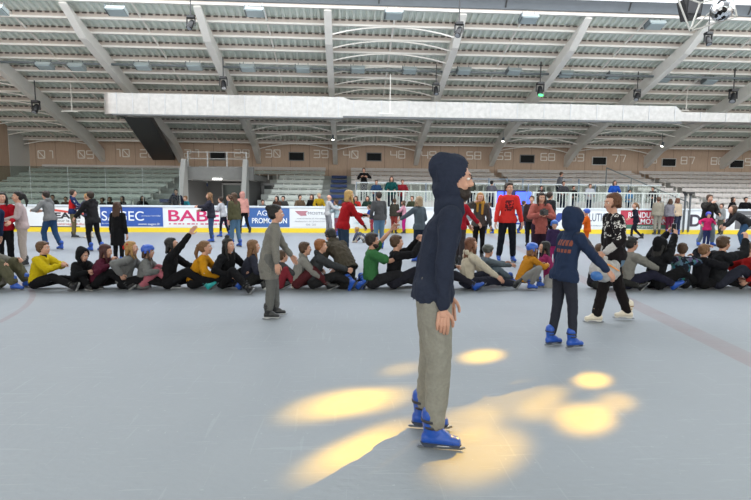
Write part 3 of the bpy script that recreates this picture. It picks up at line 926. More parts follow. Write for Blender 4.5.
Wt = (.72, .74, .76); Bk = (.03, .03, .035); Rd = (.55, .02, .05)
e = ad(45, 99.5, Wt, 'white panel with a red wedge and black letters EARN behind the left skaters')
b = B(); xa, xb = BXp(53), BXp(90); b.prism([(xa, .95), (xa, .86), (xb, .68), (xb - .0, .74)], 1, YB - .02, YB - .012); q = b.build('red_wedge', mat('ink_red', (.6, .08, .06), .5), e)
q.location = -e.location
text('EARN', BXp(55), .56, .24, Bk, BXp(88) - BXp(55), e, bold=.012); text('pour la glace', BXp(56), .42, .09, Bk, BXp(80) - BXp(56), e); text('patinage adulte', BXp(56), .29, .09, (.5, .08, .06), BXp(90) - BXp(56), e)
e = ad(100, 163.5, (.03, .09, .36), 'blue panel with white letters SAGEC')
text('SAGEC', BXp(102), .48, .40, (.8, .83, .86), BXp(144) - BXp(102), e); text('les constructeurs', BXp(102), .34, .05, (.7, .75, .8), BXp(119) - BXp(102), e); text('promoteur immobilier', BXp(142), .66, .05, (.7, .75, .8), BXp(161) - BXp(142), e)
text('www.sagec.fr', BXp(138), .30, .09, (.8, .83, .86), BXp(160) - BXp(138), e)
e = ad(164.5, 234, Wt, 'white panel with large crimson letters BABEL')
text('BABEL', BXp(168.5), .47, .47, (.55, .02, .13), BXp(231) - BXp(168.5), e, bold=.01)
b = B()
for k in range(14): x0 = BXp(169 + k * 4.5); b.box(x0, x0 + (.13 if k % 3 else .07), YB - .02, YB - .012, .33, .375)
tag(b.build('dash_line', mat('ink_crimson', (.5, .02, .12), .5), e), kind='stuff'); q = [c for c in e.children if c.name.startswith('dash_line')][0]; q.location = -e.location
e = ad(235.5, 290, (.05, .13, .36), 'blue panel with white letters PROMOTION behind the skater in grey'); text('AG', BXp(257), .72, .22, (.8, .83, .86), BXp(267) - BXp(257), e); text('PROMOTION', BXp(252), .40, .22, (.8, .83, .86), BXp(287) - BXp(252), e, bold=.006)
b = B(); xa = BXp(238); b.prism([(xa, .3), (xa + .25, .3), (xa + .38, .6), (xa + .2, .95), (xa, .95), (xa + .18, .6)], 1, YB - .02, YB - .012); q = b.build('white_mark', mat('ad_mark', (.75, .77, .8), .5), e); q.location = -e.location
e = ad(291, 351, Wt, 'white panel with a small pink winged emblem right of the PROMOTION panel')
b = B(); xa = BXp(295); z = .83
b.prism([(xa, z + .09), (xa + .55, z + .09), (xa + .45, z), (xa + .5, z - .1), (xa + .25, z - .12), (xa + .1, z - .02)], 1, YB - .02, YB - .012); q = b.build('emblem', mat('ink_greyred', (.42, .18, .22), .5), e); q.location = -e.location
text('MOSTEAM', BXp(308), .77, .12, (.2, .2, .25), BXp(330) - BXp(308), e); text('maconnerie et carrelage', BXp(297), .58, .07, (.35, .35, .4), BXp(326) - BXp(297), e)
text('isolation et plomberie', BXp(295), .46, .07, (.35, .35, .4), BXp(328) - BXp(295), e); text('06 20', BXp(306), .31, .08, (.3, .3, .35), BXp(316) - BXp(306), e)
e = ad(352, 408, (.68, .72, .74), 'plain white panel behind the child in pink'); text('artisan glacier', BXp(354), .40, .07, (.3, .5, .6), BXp(366) - BXp(354), e)
e = ad(440, 500, (.70, .73, .76), 'white panel with a grey oval behind the woman with blond hair')
b = B(); c = P(462, 217, YB)
b.cyl((c.x, YB - .02, c.z), (c.x, YB - .012, c.z), .3); bb = b.build('oval_mark', mat('ink_grey', (.18, .2, .22), .5), e); bb.scale = (1.9, 1, .75); bb.location = (c.x * (1 - 1.9) - e.location.x, -YB, c.z * (1 - .75) - e.location.z)
e = ad(508, 540, (.66, .72, .80), 'pale panel with blue letters berg in a blue frame')
b = B(); xa, xb = BXp(511), BXp(534)
for z in (.40, .78): b.box(xa, xb, YB - .02, YB - .012, z, z + .07)
q = b.build('blue_frame', mat('ink_blue', (.03, .08, .4), .5), e); q.location = -e.location; text('berg', BXp(514), .52, .19, (.03, .05, .3), BXp(529) - BXp(514), e, bold=.01)
e = ad(546, 612, Wt, 'white panel with dark blue letters SOLUTIONS')
text('SOLUTIONS', BXp(580.5), .55, .36, (.05, .08, .16), BXp(615) - BXp(580.5), e); text('solutions de chauffage pour tous', BXp(585), .34, .05, (.15, .2, .25), .9, e)
b = B(); xa = BXp(550); b.prism([(xa, .5), (xa + .4, .5), (xa + .75, .9), (xa + .35, .9)], 1, YB - .02, YB - .012); q = b.build('blue_mark', mat('ink_dblue', (.02, .05, .25), .5), e); q.location = -e.location
e = ad(620, 672, (.42, .03, .06), 'red panel with white letters RUNDU and ELMOTION over a green strip')
text('RUNDU', BXp(628), .72, .24, Wt, BXp(650) - BXp(628), e, bold=.006); text('ELMOTION', BXp(634), .45, .22, Wt, BXp(667) - BXp(634), e, bold=.006)
B().box(.02, BXp(672) - BXp(620) - .02, -.016, -.012, 0, .18).build('green_strip', mat('ink_green', (.05, .14, .10), .5), e); text('www.pegeuls.fr', BXp(632), .28, .10, Wt, BXp(658) - BXp(632), e, y=YB - .022)
e = ad(691, 734, (.70, .72, .76), 'white panel with large dark letters Dubos behind the man and child'); text('Dubos', BXp(690), .36, .52, (.05, .04, .06), BXp(733) - BXp(692), e, bold=.02)
e = ad(735, 780, (.14, .14, .15), 'dark grey panel with a small white word at the right edge'); text('dalle', BXp(741), .6, .18, (.6, .6, .6), .8, e); text('entreprise', BXp(738), .82, .06, (.6, .6, .6), .6, e)
# gate posts in the boards
for px, t_ in ((683.5, 'left'), (688.5, 'right')):
    c = BXp(px); e = empty('gate_post', (c, YB - .03, 0)); tag(e, 'dark upright post of the gate in the boards, %s one of the pair' % t_, 'post')
    B().box(-.03, .03, -.03, .03, .1, 1.75).build('post', mat('post_dark', (.08, .09, .1), .5), e)
    B().box(-.05, .05, -.035, .035, 1.70, 1.78).build('cap', dark, e)
b = B(); b.bar((BXp(682), YB - .03, 1.82), (BXp(691), YB - .03, 1.82), .2, .08); tag(b.build('hanging_board', dark), 'small black flat board above the gate at the right', 'board')


# plexiglass above the boards
def plexi(p0, p1, n, label, h=1.55):
    x0, x1 = BXp(p0), BXp(p1); e = empty('rink_glass', (x0, YB + .08, 1.12)); tag(e, label, 'glass screen')
    w = (x1 - x0) / n
    for k in range(n): B().box(w * k + .01, w * (k + 1) - .01, -.006, .006, 0, h).build('pane', PLEXI, e)
    for k in range(n + 1): B().box(w * k - .006, w * k + .006, -.01, .01, 0, h).build('post', mat('glass_edge', (.30, .34, .33), .5), e)


plexi(-6, 180, 5, 'clear glass screen standing on the boards at the left end')
# sloped stair rail at the right end of the terrace
e = empty('stair_rail', (TX1, 24.4, 0)); tag(e, 'grey sloping stair rail at the right end of the terrace', 'railing')
b = B(); b.bar((.6, 0, 1.4), (-1.7, 3.8, 3.3), .06); b.build('rail', mat('rail_dark', (.2, .22, .22), .5), e)
for k in range(4):
    t = k / 3; B().box(.6 - 2.3 * t - .025, .6 - 2.3 * t + .025, 3.8 * t - .02, 3.8 * t + .02, .7 + 1.5 * t, 1.4 + 1.9 * t).build('post', mat('rail_dark', (.2, .22, .22), .5), e)

# ------------------------------------------------------------------ ceiling fittings
ordn = ['first', 'second', 'third', 'fourth', 'fifth', 'sixth', 'seventh', 'eighth', 'ninth', 'tenth', 'eleventh', 'twelfth', 'thirteenth', 'fourteenth']
fx = mat('fixture_white', (.30, .34, .34), .4); fl = mat('fixture_lens', (.35, .42, .44), .3, emit=.05); fdk = mat('fixture_dark', (.1, .12, .13), .4)


def roofY(py, off): return (4.78 + SL * YW - off - 1.53) / ((197 - py) / 500 + SL)


def fixture(px, py, w, label, grp):
    Y = roofY(py - 2, .22); c = P(px, py, Y); e = empty('ceiling_light', (c.x, c.y, c.z)); e.rotation_euler.x = -R(17); tag(e, label, 'ceiling light', grp)
    b = B(); b.prism([(-.22, -.06), (.22, -.06), (.16, .10), (-.16, .10)], 0, -w / 2, w / 2); b.build('housing', fx, e)
    B().box(-w / 2 + .04, w / 2 - .04, -.19, .19, -.085, -.06).build('lens', fl, e)
    B().box(-w / 2 - .03, -w / 2, -.2, .2, -.07, .13).build('end_plate', fdk, e)
    b = B()
    for q in (-1, 1): b.bar((q * w * .35, 0, .1), (q * w * .35, 0, .3), .02)
    b.build('hanger', fdk, e)


for i, (px, py) in enumerate([(45, 66), (77, 67), (143, 66.5), (194.5, 66.5), (248, 68), (303, 69), (358, 69.5), (409.6, 70.5), (464, 71), (514, 71.5), (566, 74), (614.5, 75.5), (664, 79), (710, 81)]):
    fixture(px, py, .62, 'box-shaped ceiling light, %s from the left in the lower row of lights' % ordn[i], 'lower row of ceiling lights')
for i, (px, py) in enumerate([(-4, 10), (117, 11), (255, 12), (394, 14.5), (529, 19), (655.5, 25)]):
    fixture(px, py, .66, 'box-shaped ceiling light, %s from the left in the upper row of lights' % ordn[i], 'upper row of ceiling lights')
y = 23.55; struct(B().box(-16, XR, y - .05, y + .05, roof(y) - .42, roof(y) - .34), 'trim_9', fdk)

# silver ventilation duct
e = empty('ventilation_duct', (P(103, 103, 24).x, 24, 5.2)); tag(e, 'long silver box-section ventilation duct hanging under the roof', 'duct')
o0 = e.location; X2 = P(343, 103, 24).x - o0.x; X3 = P(351, 103, 24).x - o0.x; X4 = P(676, 110, 24).x - o0.x; X5 = P(682, 115, 24).x - o0.x; X6 = XR - o0.x - 1
b = B()
def sect(x0, x1, a0, a1, c0, c1):   # bottom/top at each end
    n = len(b.v)
    for x, z0, z1 in ((x0, a0, a1), (x1, c0, c1)):
        b.v += [(x, 0, z0), (x, .95, z0), (x, .95, z1), (x, 0, z1)]
    b.f.extend([(n, n + 1, n + 2, n + 3), (n + 7, n + 6, n + 5, n + 4)] + [(n + i, n + 4 + i, n + 4 + (i + 1) % 4, n + (i + 1) % 4) for i in range(4)])
sect(.35, X2, .02, .95, .02, .95); sect(X2, X3, .02, .95, .1, .82); sect(X3, X4, .1, .82, .1, .82); sect(X4, X5, .1, .82, .12, .55); sect(X5, X6, .12, .55, .12, .55)
b.cyl((.35, .47, .02), (.35, .47, .95), .47, seg=24)
b.build('duct_body', galv, e)
x = .6; k = 0
while x < X6:
    z0, z1 = (.0, .97) if x < X2 else (.08, .84) if x < X4 else (.10, .57)
    q = B(); q.box(x - .02, x + .02, -.02, .97, z0, z1); q.build('flange', mat('flange_steel', (.5, .51, .53), .4, .6), e); x += .72 if x < X2 else 1.3
q = B(); q.box(.4, X2, -.03, .0, -.05, .015); q.box(X2, X5, -.03, .0, -.0, .09); q.build('underside_shade', mat('duct_shade', (.12, .13, .14), .5), e)  # dark strips painted in for the duct's shaded underside
# dark branch duct from its left end back to the wall
e = empty('branch_duct', (P(134, 115, 24.9).x, 24.9, 5.2)); tag(e, 'dark grey branch duct running from the silver duct back to the wall', 'duct')
a0, a1 = P(122, 115, 24.9), P(148, 115, 24.9); c0, c1 = P(153, 160, YW - .1), P(175, 160, YW - .1); b = B(); o0 = e.location
for q in (a0, a1, c1, c0): b.v.append(tuple(q - o0))
for q in (a0, a1, c1, c0): b.v.append(tuple(q - o0 + V((0, 0, .35))))
b.f += [(0, 1, 2, 3)[::-1], (4, 5, 6, 7), (0, 1, 5, 4), (1, 2, 6, 5), (2, 3, 7, 6), (3, 0, 4, 7)]
b.build('duct_body', mat('duct_dark', (.07, .07, .075), .5, .3), e)

# moving head lamps and small lit lamps on the beams
for px, py, s_, txt in [(36, 108, 1.0, 'under the leftmost visible roof beam'), (191, 24, .8, 'high on the beam near the top left'), (223.5, 84, .9, 'just above the silver duct at left'), (459, 31, .9, 'high on the beam right of the middle'), (436, 90, .9, 'above the duct over the hooded skater'),
                        (540, 90, 1.0, 'above the duct with a small green light'), (637, 96, .9, 'above the duct, right of the one with the green light'), (708, 40, .85, 'high on the beam near the top right'), (733, 97, 1.1, 'near the right edge above the thin end of the duct')]:
    Y = min(roofY(py - 4, 1.15), 23.8 if py > 75 and px > 110 else 40); c = P(px, py, Y); e = empty('moving_head_lamp', (c.x, c.y, c.z)); e.scale = (s_, s_, s_)
    tag(e, 'black moving stage lamp ' + txt, 'stage lamp', 'moving head stage lamps')
    B().box(-.15, .15, -.12, .12, .24, .34).build('base', dark, e)
    b = B(); b.box(-.19, -.15, -.04, .04, -.08, .26); b.box(.15, .19, -.04, .04, -.08, .26); b.box(-.19, .19, -.04, .04, .22, .26); b.build('yoke', dark, e)
    a = random.uniform(-.8, .8); b = B(); d = V((sin(a) * .5, -.35, -.8)).normalized(); b.cap(-d * .1, d * .12, .11, .13); b.cyl(d * .14, d * .24, .12, .13); h = b.build('lamp_head', dark, e, True)
    B().cyl(d * .24, d * .25, .10).build('lens', mat('lens_grey', (.3, .32, .35), .1), h)
    B().cyl((0, 0, .34), (0, 0, 1.25), .025).build('clamp', dark, e)
    if px == 540: B().box(-.1, .1, -.14, -.12, -.3, -.22).build('green_light', mat('green_light', (.05, 1, .2), .4, emit=2.5), e)
for px, py, txt in [(162, 138.5, 'over the left end of the stand'), (333, 139, 'in the middle over the painted number 40'), (503, 140.5, 'over the painted number 59'), (662, 145.5, 'over the painted number 78')]:
    c = P(px, py, 29.5); e = empty('beam_spotlight', c); tag(e, 'tiny bright lamp under a roof beam ' + txt, 'lamp', 'small lamps under the beams')
    B().cyl((0, 0, 0), (0, -.12, .18), .08, .06, 10).build('lamp_housing', fdk, e); B().ell((0, .0, -.03), (.07, .07, .05)).build('bulb', mat('bulb_lit', (1, 1, .9), .4, emit=12), e, True)
    B().bar((0, 0, .1), (0, .02, roof(29.5) - c.z - .9 + .5), .02).build('stem', fdk, e)
# hanging microphones bars
for px, y0, y1, Yc, txt in [(72, 77, 111, 26, 'left of the silver duct'), (390, 74, 113, 23.2, 'in front of the duct in the middle'), (686, 86, 110, 25.5, 'near the right end of the duct')]:
    a, c = P(px, y0, Yc), P(px, y1, Yc); e = empty('hanging_bar', c); tag(e, 'thin white rod with cross bar ' + txt, 'rod', 'hanging rods')
    B().bar((0, 0, 0), (0, 0, a.z - c.z), .03).build('rod', white_steel, e); B().box(-.5, .3 if px < 100 else .15, -.03, .03, -.04, .0).build('cross_bar', white_steel, e)

# truss, loudspeaker and mirror ball near the top right
TY = 14.0
tp = lambda px, py, dy=0: P(px, py, TY + dy)
e = empty('lighting_truss', tp(700, 20)); tag(e, 'white lattice truss hanging at the top right corner', 'truss'); o0 = e.location
b = B()
for a, c in [((676, -6), (690, 31)), ((690, 31), (737, 17)), ((690, 31), (700, 3)), ((700, 3), (745, -8)), ((737, 17), (731, -6)), ((676, -6), (700, 3)), ((690, 31), (715, 8)), ((715, 8), (737, 17))]:
    b.bar(tp(*a) - o0, tp(*c) - o0, .035)
    b.bar(tp(*a, .45) - o0, tp(*c, .45) - o0, .03)
b.build('tubes', mat('truss_grey', (.42, .41, .38), .5), e)
e = empty('loudspeaker', tp(694, 8, .3)); tag(e, 'black box loudspeaker hanging in the truss at the top right', 'loudspeaker')
B().prism([(-.3, .25), (.28, .25), (.22, -.22), (-.14, -.28)], 1, 0, .35).build('cabinet', dark, e); B().box(-.18, .2, -.02, 0, -.15, .2).build('grille', mat('grille_grey', (.05, .05, .055), .7), e)
e = empty('mirror_ball', tp(722, 10, -.2)); tag(e, 'silver mirror ball hanging at the top right', 'mirror ball')
m, nt, b_, N, L = nodes('mirror_tiles')
tc = N('ShaderNodeTexCoord'); ck = N('ShaderNodeTexVoronoi'); ck.inputs['Scale'].default_value = 11; L(tc.outputs['Object'], ck.inputs['Vector'])
cr = N('ShaderNodeValToRGB'); cr.color_ramp.elements[0].color = (.02, .02, .02, 1); cr.color_ramp.elements[1].color = (.75, .77, .8, 1); cr.color_ramp.elements[0].position = .35; cr.color_ramp.elements[1].position = .65
L(ck.outputs['Color'], cr.inputs[0]); L(cr.outputs[0], b_.inputs['Base Color']); b_.inputs['Metallic'].default_value = .9; b_.inputs['Roughness'].default_value = .25; mirror_m = m
me = B(); me.ell((0, 0, 0), (.29, .29, .29), None, 28, 18); q = me.build('ball', mirror_m, e)
B().cyl((0, 0, .28), (0, 0, .8), .025).build('cable', dark, e); B().box(-.15, .15, -.1, .1, .3, .42).build('motor', dark, e)

# ------------------------------------------------------------------ people
BRN = (.06, .03, .015); DBR = (.025, .013, .008); BLK = (.008, .007, .007); BLD = (.30, .17, .06); LBR = (.16, .08, .035); GIN = (.22, .08, .025); RED_H = (.10, .025, .015)
NAVY = (.018, .03, .075); BLACK = (.010, .010, .012); CHAR = (.045, .045, .05); GREY = (.17, .17, .175); LGREY = (.36, .35, .34); WHT = (.62, .60, .58); JEAN = (.045, .09, .19); LJEAN = (.14, .25, .38)
DJ = (.02, .03, .055); KHAKI = (.17, .14, .075); OLIVE = (.085, .08, .045); CRM = (.60, .54, .44)


def thing_at(J, w, name, label, cat, build, off=(0, 0, 0)):
    p = wpos(J, w) + V(off); e = empty(name, p, J['root'].rotation_euler.z); tag(e, label, cat); build(e); return e


def phone(J, w, label, col=(.02, .02, .025), off=(0, 0, .03), tilt=0, land=False):
    def bld(e):
        e.rotation_euler.z += tilt
        a, b2 = (.08, .04) if land else (.038, .08)
        B().box(-a, a, -.005, .005, -b2, b2).build('case', mat('phone_case_%d' % int(col[0] * 99), col, .3), e)
        B().box(-a + .004, a - .004, -.0065, -.0052, -b2 + .005, b2 - .005).build('screen', black_m, e)
    return thing_at(J, w, 'phone', label, 'phone', bld, off)


# print on cloth as a mask in the person's own coordinates
def print_mat(name, base, ink, kind):
    m, nt, b, N, L = nodes(name)
    globals()['N'] = N; globals()['L'] = L
    t = N('ShaderNodeTexCoord'); globals()['tc'] = t
    s = N('ShaderNodeSeparateXYZ'); L(t.outputs['Object'], s.inputs[0]); X, Y, Z = s.outputs
    if kind == 'scatter':
        v = N('ShaderNodeTexVoronoi'); v.inputs['Scale'].default_value = 17; L(t.outputs['Object'], v.inputs['Vector'])
        d = mth('LESS_THAN', v.outputs['Distance'], .50)
        k = mth('GREATER_THAN', noise_(5, 1, t.outputs['Object']), .47)
        w = mth('GREATER_THAN', noise_(60, 1, t.outputs['Object']), .48)
        f = mth('MULTIPLY', mth('MULTIPLY', d, k), w); f = mth('MULTIPLY', f, mth('GREATER_THAN', Z, 1.15))
    elif kind == 'chest':
        a = mth('LESS_THAN', mth('ABSOLUTE', X), .095); c = mth('LESS_THAN', mth('ABSOLUTE', mth('SUBTRACT', Z, 1.27)), .12); y = mth('GREATER_THAN', Y, 0)
        g = mth('GREATER_THAN', noise_(24, 2, t.outputs['Object']), .47)
        f = mth('MULTIPLY', mth('MULTIPLY', a, c), mth('MULTIPLY', y, g))
    elif kind == 'back':
        a = mth('LESS_THAN', mth('ABSOLUTE', X), .15); c = mth('LESS_THAN', mth('ABSOLUTE', mth('SUBTRACT', Z, 1.36)), .035); c2 = mth('LESS_THAN', mth('ABSOLUTE', mth('SUBTRACT', Z, 1.26)), .022); y = mth('LESS_THAN', Y, 0)
        g = mth('GREATER_THAN', mth('FRACT', mth('MULTIPLY', X, 22)), .3)
        f = mth('MULTIPLY', mth('MULTIPLY', a, mth('MAXIMUM', c, c2)), mth('MULTIPLY', y, g))
    elif kind == 'knit':
        f = mth('MULTIPLY', noise_(70, 2, t.outputs['Object']), .8)
    elif kind == 'camo':
        v = N('ShaderNodeTexVoronoi'); v.inputs['Scale'].default_value = 11; L(t.outputs['Object'], v.inputs['Vector'])
        mm = N('ShaderNodeMix'); mm.data_type = 'RGBA'; mm.inputs[0].default_value = .45; mm.inputs[6].default_value = (.02, .16, .17, 1); L(v.outputs['Color'], mm.inputs[7])
        k = mth('GREATER_THAN', noise_(9, 2, t.outputs['Object']), .52)
    mx = N('ShaderNodeMix'); mx.data_type = 'RGBA'; mx.inputs[6].default_value = (*base, 1); mx.inputs[7].default_value = (*ink, 1)
    if kind == 'camo':
        L(k, mx.inputs[0]); mq = N('ShaderNodeMix'); mq.data_type = 'RGBA'; mq.inputs[0].default_value = .75; L(mm.outputs[2], mq.inputs[6]); mq.inputs[7].default_value = (.02, .05, .12, 1); L(mq.outputs[2], mx.inputs[7])
    else: L(f, mx.inputs[0])
    L(mx.outputs[2], b.inputs['Base Color']); b.inputs['Roughness'].default_value = .9; b.inputs['Specular IOR Level'].default_value = .15
    return m


# --- four skaters in front of the seated row
J = skater('tall man in a navy hoodie, hood up, and light grey trousers gliding closest to us', 433, 441, 158, -96,
           pose=dict(hoodopen=-.012, hoodslim=.87, hy=-6, lean=5, hunch=10, pel=(0, -.02, .98), fr=(.10, .0, .12), fl=(-.17, -.05, .12), hr=(.205, .02, .78), hl=(-.23, .10, .84), tr=4, tl=4, kr=(0, 1, 0), kl=(0, 1, 0), curl=.45, hp=-3),
           hair=('short', DBR), beard=(.012, .007, .005), top=((.030, .038, .066), 'slim', dict(name='hoodie', drop=.01)), legs=((.33, .32, .28), 'jeans'), hood=True, vox=.011)
boy_m = print_mat('boy_hoodie_print', (.015, .026, .06), (.20, .065, .045), 'back')
J = skater('boy in a dark navy hoodie with orange print on the back, hood up, blue skates', 561, 347, 210, -76,
           pose=dict(lean=7, hunch=6, fr=(.09, .10, .12), fl=(-.10, -.08, .12), hr=(.30, .42, 1.0), hl=(-.24, .20, .95), er=(.4, -1, -.6), tr=0, tl=0, kr=(.05, 1, 0), kl=(-.05, 1, 0)),
           top=((.015, .026, .06), 'sweat', dict(name='hoodie', drop=.05)), topmat=boy_m, legs=((.035, .038, .055), 'slim'), hood=True, vox=.012)
b = B(); g_ = J['er'].lerp(J['wr'], .1)
for k in range(5):
    q = J['neck'] + V((.215 + .0, .00 + k * .016 - .02, -.12 - .012 * k)); b.box(q.x - .004, q.x + .006, q.y, q.y + .009, q.z, q.z + .045)
patt = print_mat('woman_sweater_print', (.012, .010, .012), (.62, .60, .58), 'scatter')
J = skater('woman in a black sweater with white pattern and black leggings striding left with white skates', 610, 321, 192, 82,
           pose=dict(lean=3, hunch=3, pel=(0, 0, .95), fl=(-.10, .22, .12), fr=(.10, -.26, .13), hl=(-.24, .20, .98), hr=(.24, .05, .86), kl=(0, 1, 0), kr=(0, 1, 0), el=(-.4, -1, 0), hp=-6, hy=14, curl=.9, tr=5, tl=-5),
           hair=('bob', (.09, .035, .015)), top=(BLACK, 'sweat', dict(drop=.03, sleeve='mid')), topmat=patt, legs=((.016, .013, .014), 'jeans', .97), feet='white', vox=.0125)
q = B(); q.cap(J['el'].lerp(J['wl'], .25), J['el'].lerp(J['wl'], .96), .050, .043); q.cap(J['er'].lerp(J['wr'], .25), J['er'].lerp(J['wr'], .96), .050, .043); remesh(q.build('undershirt_sleeves', cloth((.62, .60, .60)), J['root']), .012, 1, folds(.008, 14, 3))
q = B(); q.cap((0, 0, .92), (0, 0, .865), .165, .172, .80, (1, 0, 0)); remesh(q.build('denim_shorts', cloth((.16, .26, .38)), J['root']), .012, 1, folds(.006, 12, 5))


def bag(e):
    b = B(); b.ell((0, 0, -.24), (.13, .22, .15)); b.cap((0, .02, -.16), (0, 0, -.05), .07, .03, .6); b.ell((0, -.12, -.20), (.07, .09, .11)); b.ell((0, .12, -.22), (.08, .10, .12))
    remesh(b.build('bag_body', mat('plastic_bag', (.34, .33, .33), .3, 0, .5, 16, .15), e), .014, 1, folds(.016, 9, 5))
    b = B(); b.ell((-.06, .13, -.30), (.08, .09, .075)); remesh(b.build('blue_print', mat('bag_blue', (.03, .13, .38), .35), e), .012, 1, folds(.008, 9, 5))
    b = B(); b.cap((-.09, .15, -.10), (-.115, -.02, -.14), .018, .02, .6); b.cap((-.115, -.02, -.14), (-.12, -.16, -.22), .02, .014, .6); remesh(b.build('orange_print', mat('bag_orange', (.75, .26, .02), .35), e), .008, 1)


bg = thing_at(J, J['wl'], 'plastic_bag', 'grey plastic bag with blue and orange print held by the woman striding left', 'bag', bag, (-.02, -.05, -.02)); bg.scale = (.8, .8, .84)
knit = print_mat('grey_knit', (.115, .11, .10), (.22, .21, .19), 'knit')
J = skater('woman with dark bun in a grey knit dress and black skates gliding right', 270, 318, 206, -78,
           pose=dict(lean=8, hunch=6, fr=(.08, -.02, .12), fl=(-.10, .10, .12), hr=(.27, .10, .88), hl=(-.22, .38, .93), kr=(0, 1, 0), kl=(0, 1, 0), hp=0),
           hair=('bun', BLK), top=((.15, .15, .145), 'sweat', dict(name='dress', drop=.30, flare=1.0)), topmat=knit, legs=((.16, .16, .155), 'jeans'), feet='black', vox=.0125, skin=0)

# --- the seated row, left to right
SITD = dict(sit=True, pel=(0, 0, .13), lean=6, hunch=12, fr=(.22, .82, .10), fl=(-.22, .83, .10), kr=(.2, 0, 1), kl=(-.2, 0, 1), hr=(.12, .46, .38), hl=(-.12, .46, .40), er=(1, -.2, -.6), el=(-1, -.2, -.6), curl=.6)


def sit(label, px, H, face=-90, py=291, **k):
    p = dict(SITD); p.update(k.pop('pose', {})); g = G(px, py - 2); k.setdefault('vox', .015)
    return person(label, g, face, H, pose=p, **k)


KN = dict(fr=(.13, .50, .12), fl=(-.14, .46, .12), sit='flat')
sit('person in a grey jacket and olive trousers sitting knees up, cut off by left edge', -4, 1.6, pose=dict(KN, lean=-18, hr=(.25, .22, .45), hl=(-.2, .3, .5), fr=(.14, .42, .12)), top=((.20, .19, .17), 'loose', dict(name='jacket')), legs=((.12, .115, .075), 'loose'))
sit('boy in a bright yellow jacket sitting with clasped hands and black trousers', 38, 1.5, pose=dict(lean=8, hr=(.04, .47, .47), hl=(-.03, .48, .48), fr=(.24, .78, .11), curl=1.0), hair=('short', (.09, .045, .02)), top=((.62, .46, .01), 'loose', dict(name='jacket', collar=(.02, .02, .03))), legs=(BLACK, 'jeans'), feet='black')
sit('child huddled in a black hooded coat with white mark, beside the yellow jacket', 78, 1.28, -112, pose=dict(KN, lean=12, fr=(.10, .40, .12), fl=(-.1, .45, .12), hr=(.1, .40, .42), hl=(-.1, .4, .4), hp=-15), top=(BLACK, 'loose', dict(name='coat')), legs=(BLACK, 'loose'), hood=True, feet='black')
sit('person in a burgundy jacket with dark red hair sitting hunched forward', 97, 1.42, -84, pose=dict(lean=10, hunch=16, hr=(.2, .3, .5), hl=(-.1, .35, .6), fr=(.22, .66, .11), hp=-14), hair=('long', (.045, .012, .012)), top=((.085, .012, .03), 'loose', dict(name='jacket')), legs=(BLACK, 'jeans'), feet='black')
J = sit('blond girl with a red hair band in a grey jacket sitting behind the blue helmet', 124, 1.52, -80, pose=dict(lean=10, hr=(.26, .02, .32), hl=(-.2, .4, .4), er=(1, -1, 0)), hair=('half', BLD), top=((.20, .20, .20), 'loose', dict(name='jacket')), legs=(BLACK, 'jeans'), feet='black')
q = B(); q.ell(J['hd'](0, -.115, .02), (.045, .045, .05)); q.cap(J['hd'](-.07, -.06, .08), J['hd'](.07, -.06, .08), .02, .02); remesh(q.build('hair_band', cloth((.55, .03, .03)), J['root']), .012, 1)
sit('child in a blue helmet, grey jacket and pink trousers sitting with bent knees', 144, 1.36, -82, pose=dict(KN, lean=4, fr=(.16, .62, .14), fl=(-.1, .55, .12), hr=(.2, .35, .4), hl=(-.1, .4, .4)), hair=('half', BRN), helmet=(.02, .08, .42), top=((.18, .18, .18), 'loose', dict(name='jacket')), legs=((.46, .14, .18), 'jeans'), feet='black')
sit('girl in black with a ponytail sitting and raising one arm high', 169, 1.62, -82, pose=dict(lean=4, hunch=8, hr=(.10, .42, 1.02), hl=(-.15, .5, .33), er=(.4, .3, -1), fr=(.24, .70, .11), hp=8, curl=.15), hair=('half', BLK), top=(BLACK, 'sweat', dict(name='jacket')), legs=(BLACK, 'jeans'), feet='teal')
sit('girl in a mustard track jacket with white and black sleeve stripe sitting', 194, 1.6, -84, pose=dict(lean=16, hunch=14, hr=(.22, .46, .26), hl=(-.15, .5, .35), fr=(.24, .80, .11), hp=3), hair=('pony', LBR), top=((.60, .27, .01), 'sweat', dict(name='jacket', stripe=(.65, .63, .6))), legs=(BLACK, 'jeans'))
sit('smiling girl in black with long black hair in a topknot sitting', 226, 1.62, -118, pose=dict(lean=4, hunch=8, hr=(.2, .25, .3), hl=(-.2, .35, .35), fr=(.2, .66, .11), fl=(-.3, .62, .11)), hair=('long', BLK, 1), top=(BLACK, 'sweat'), legs=(BLACK, 'jeans'), feet='black')
sit('girl with long light brown hair in a navy jacket sitting left of the grey dress', 246, 1.58, -74, pose=dict(lean=10, hunch=10, hr=(.2, .35, .3), hl=(-.2, .35, .35), fr=(.22, .64, .11)), hair=('long', LBR), top=((.03, .032, .05), 'sweat', dict(name='jacket')), legs=((.03, .03, .03), 'jeans'), feet='black')
sit('small child in red plaid trousers sitting behind the skater in the grey dress', 279, 1.2, -66, pose=dict(lean=4, hr=(.2, .5, .35), hl=(-.2, .4, .35), fr=(.25, .3, .14), fl=(-.1, .6, .12)), hair=('short', BRN), top=((.06, .06, .065), 'sweat'), legs=((.25, .03, .045), 'jeans'), feet='white')
sit('boy with dark brown hair in a light grey hoodie sitting, arms forward', 297, 1.52, -84, pose=dict(lean=10, hr=(.22, .50, .22), hl=(-.15, .45, .35), fr=(.22, .6, .11)), hair=('short', BRN), top=((.27, .26, .24), 'sweat', dict(name='hoodie', hoodback=1)), legs=((.09, .02, .025), 'jeans'), feet='black')
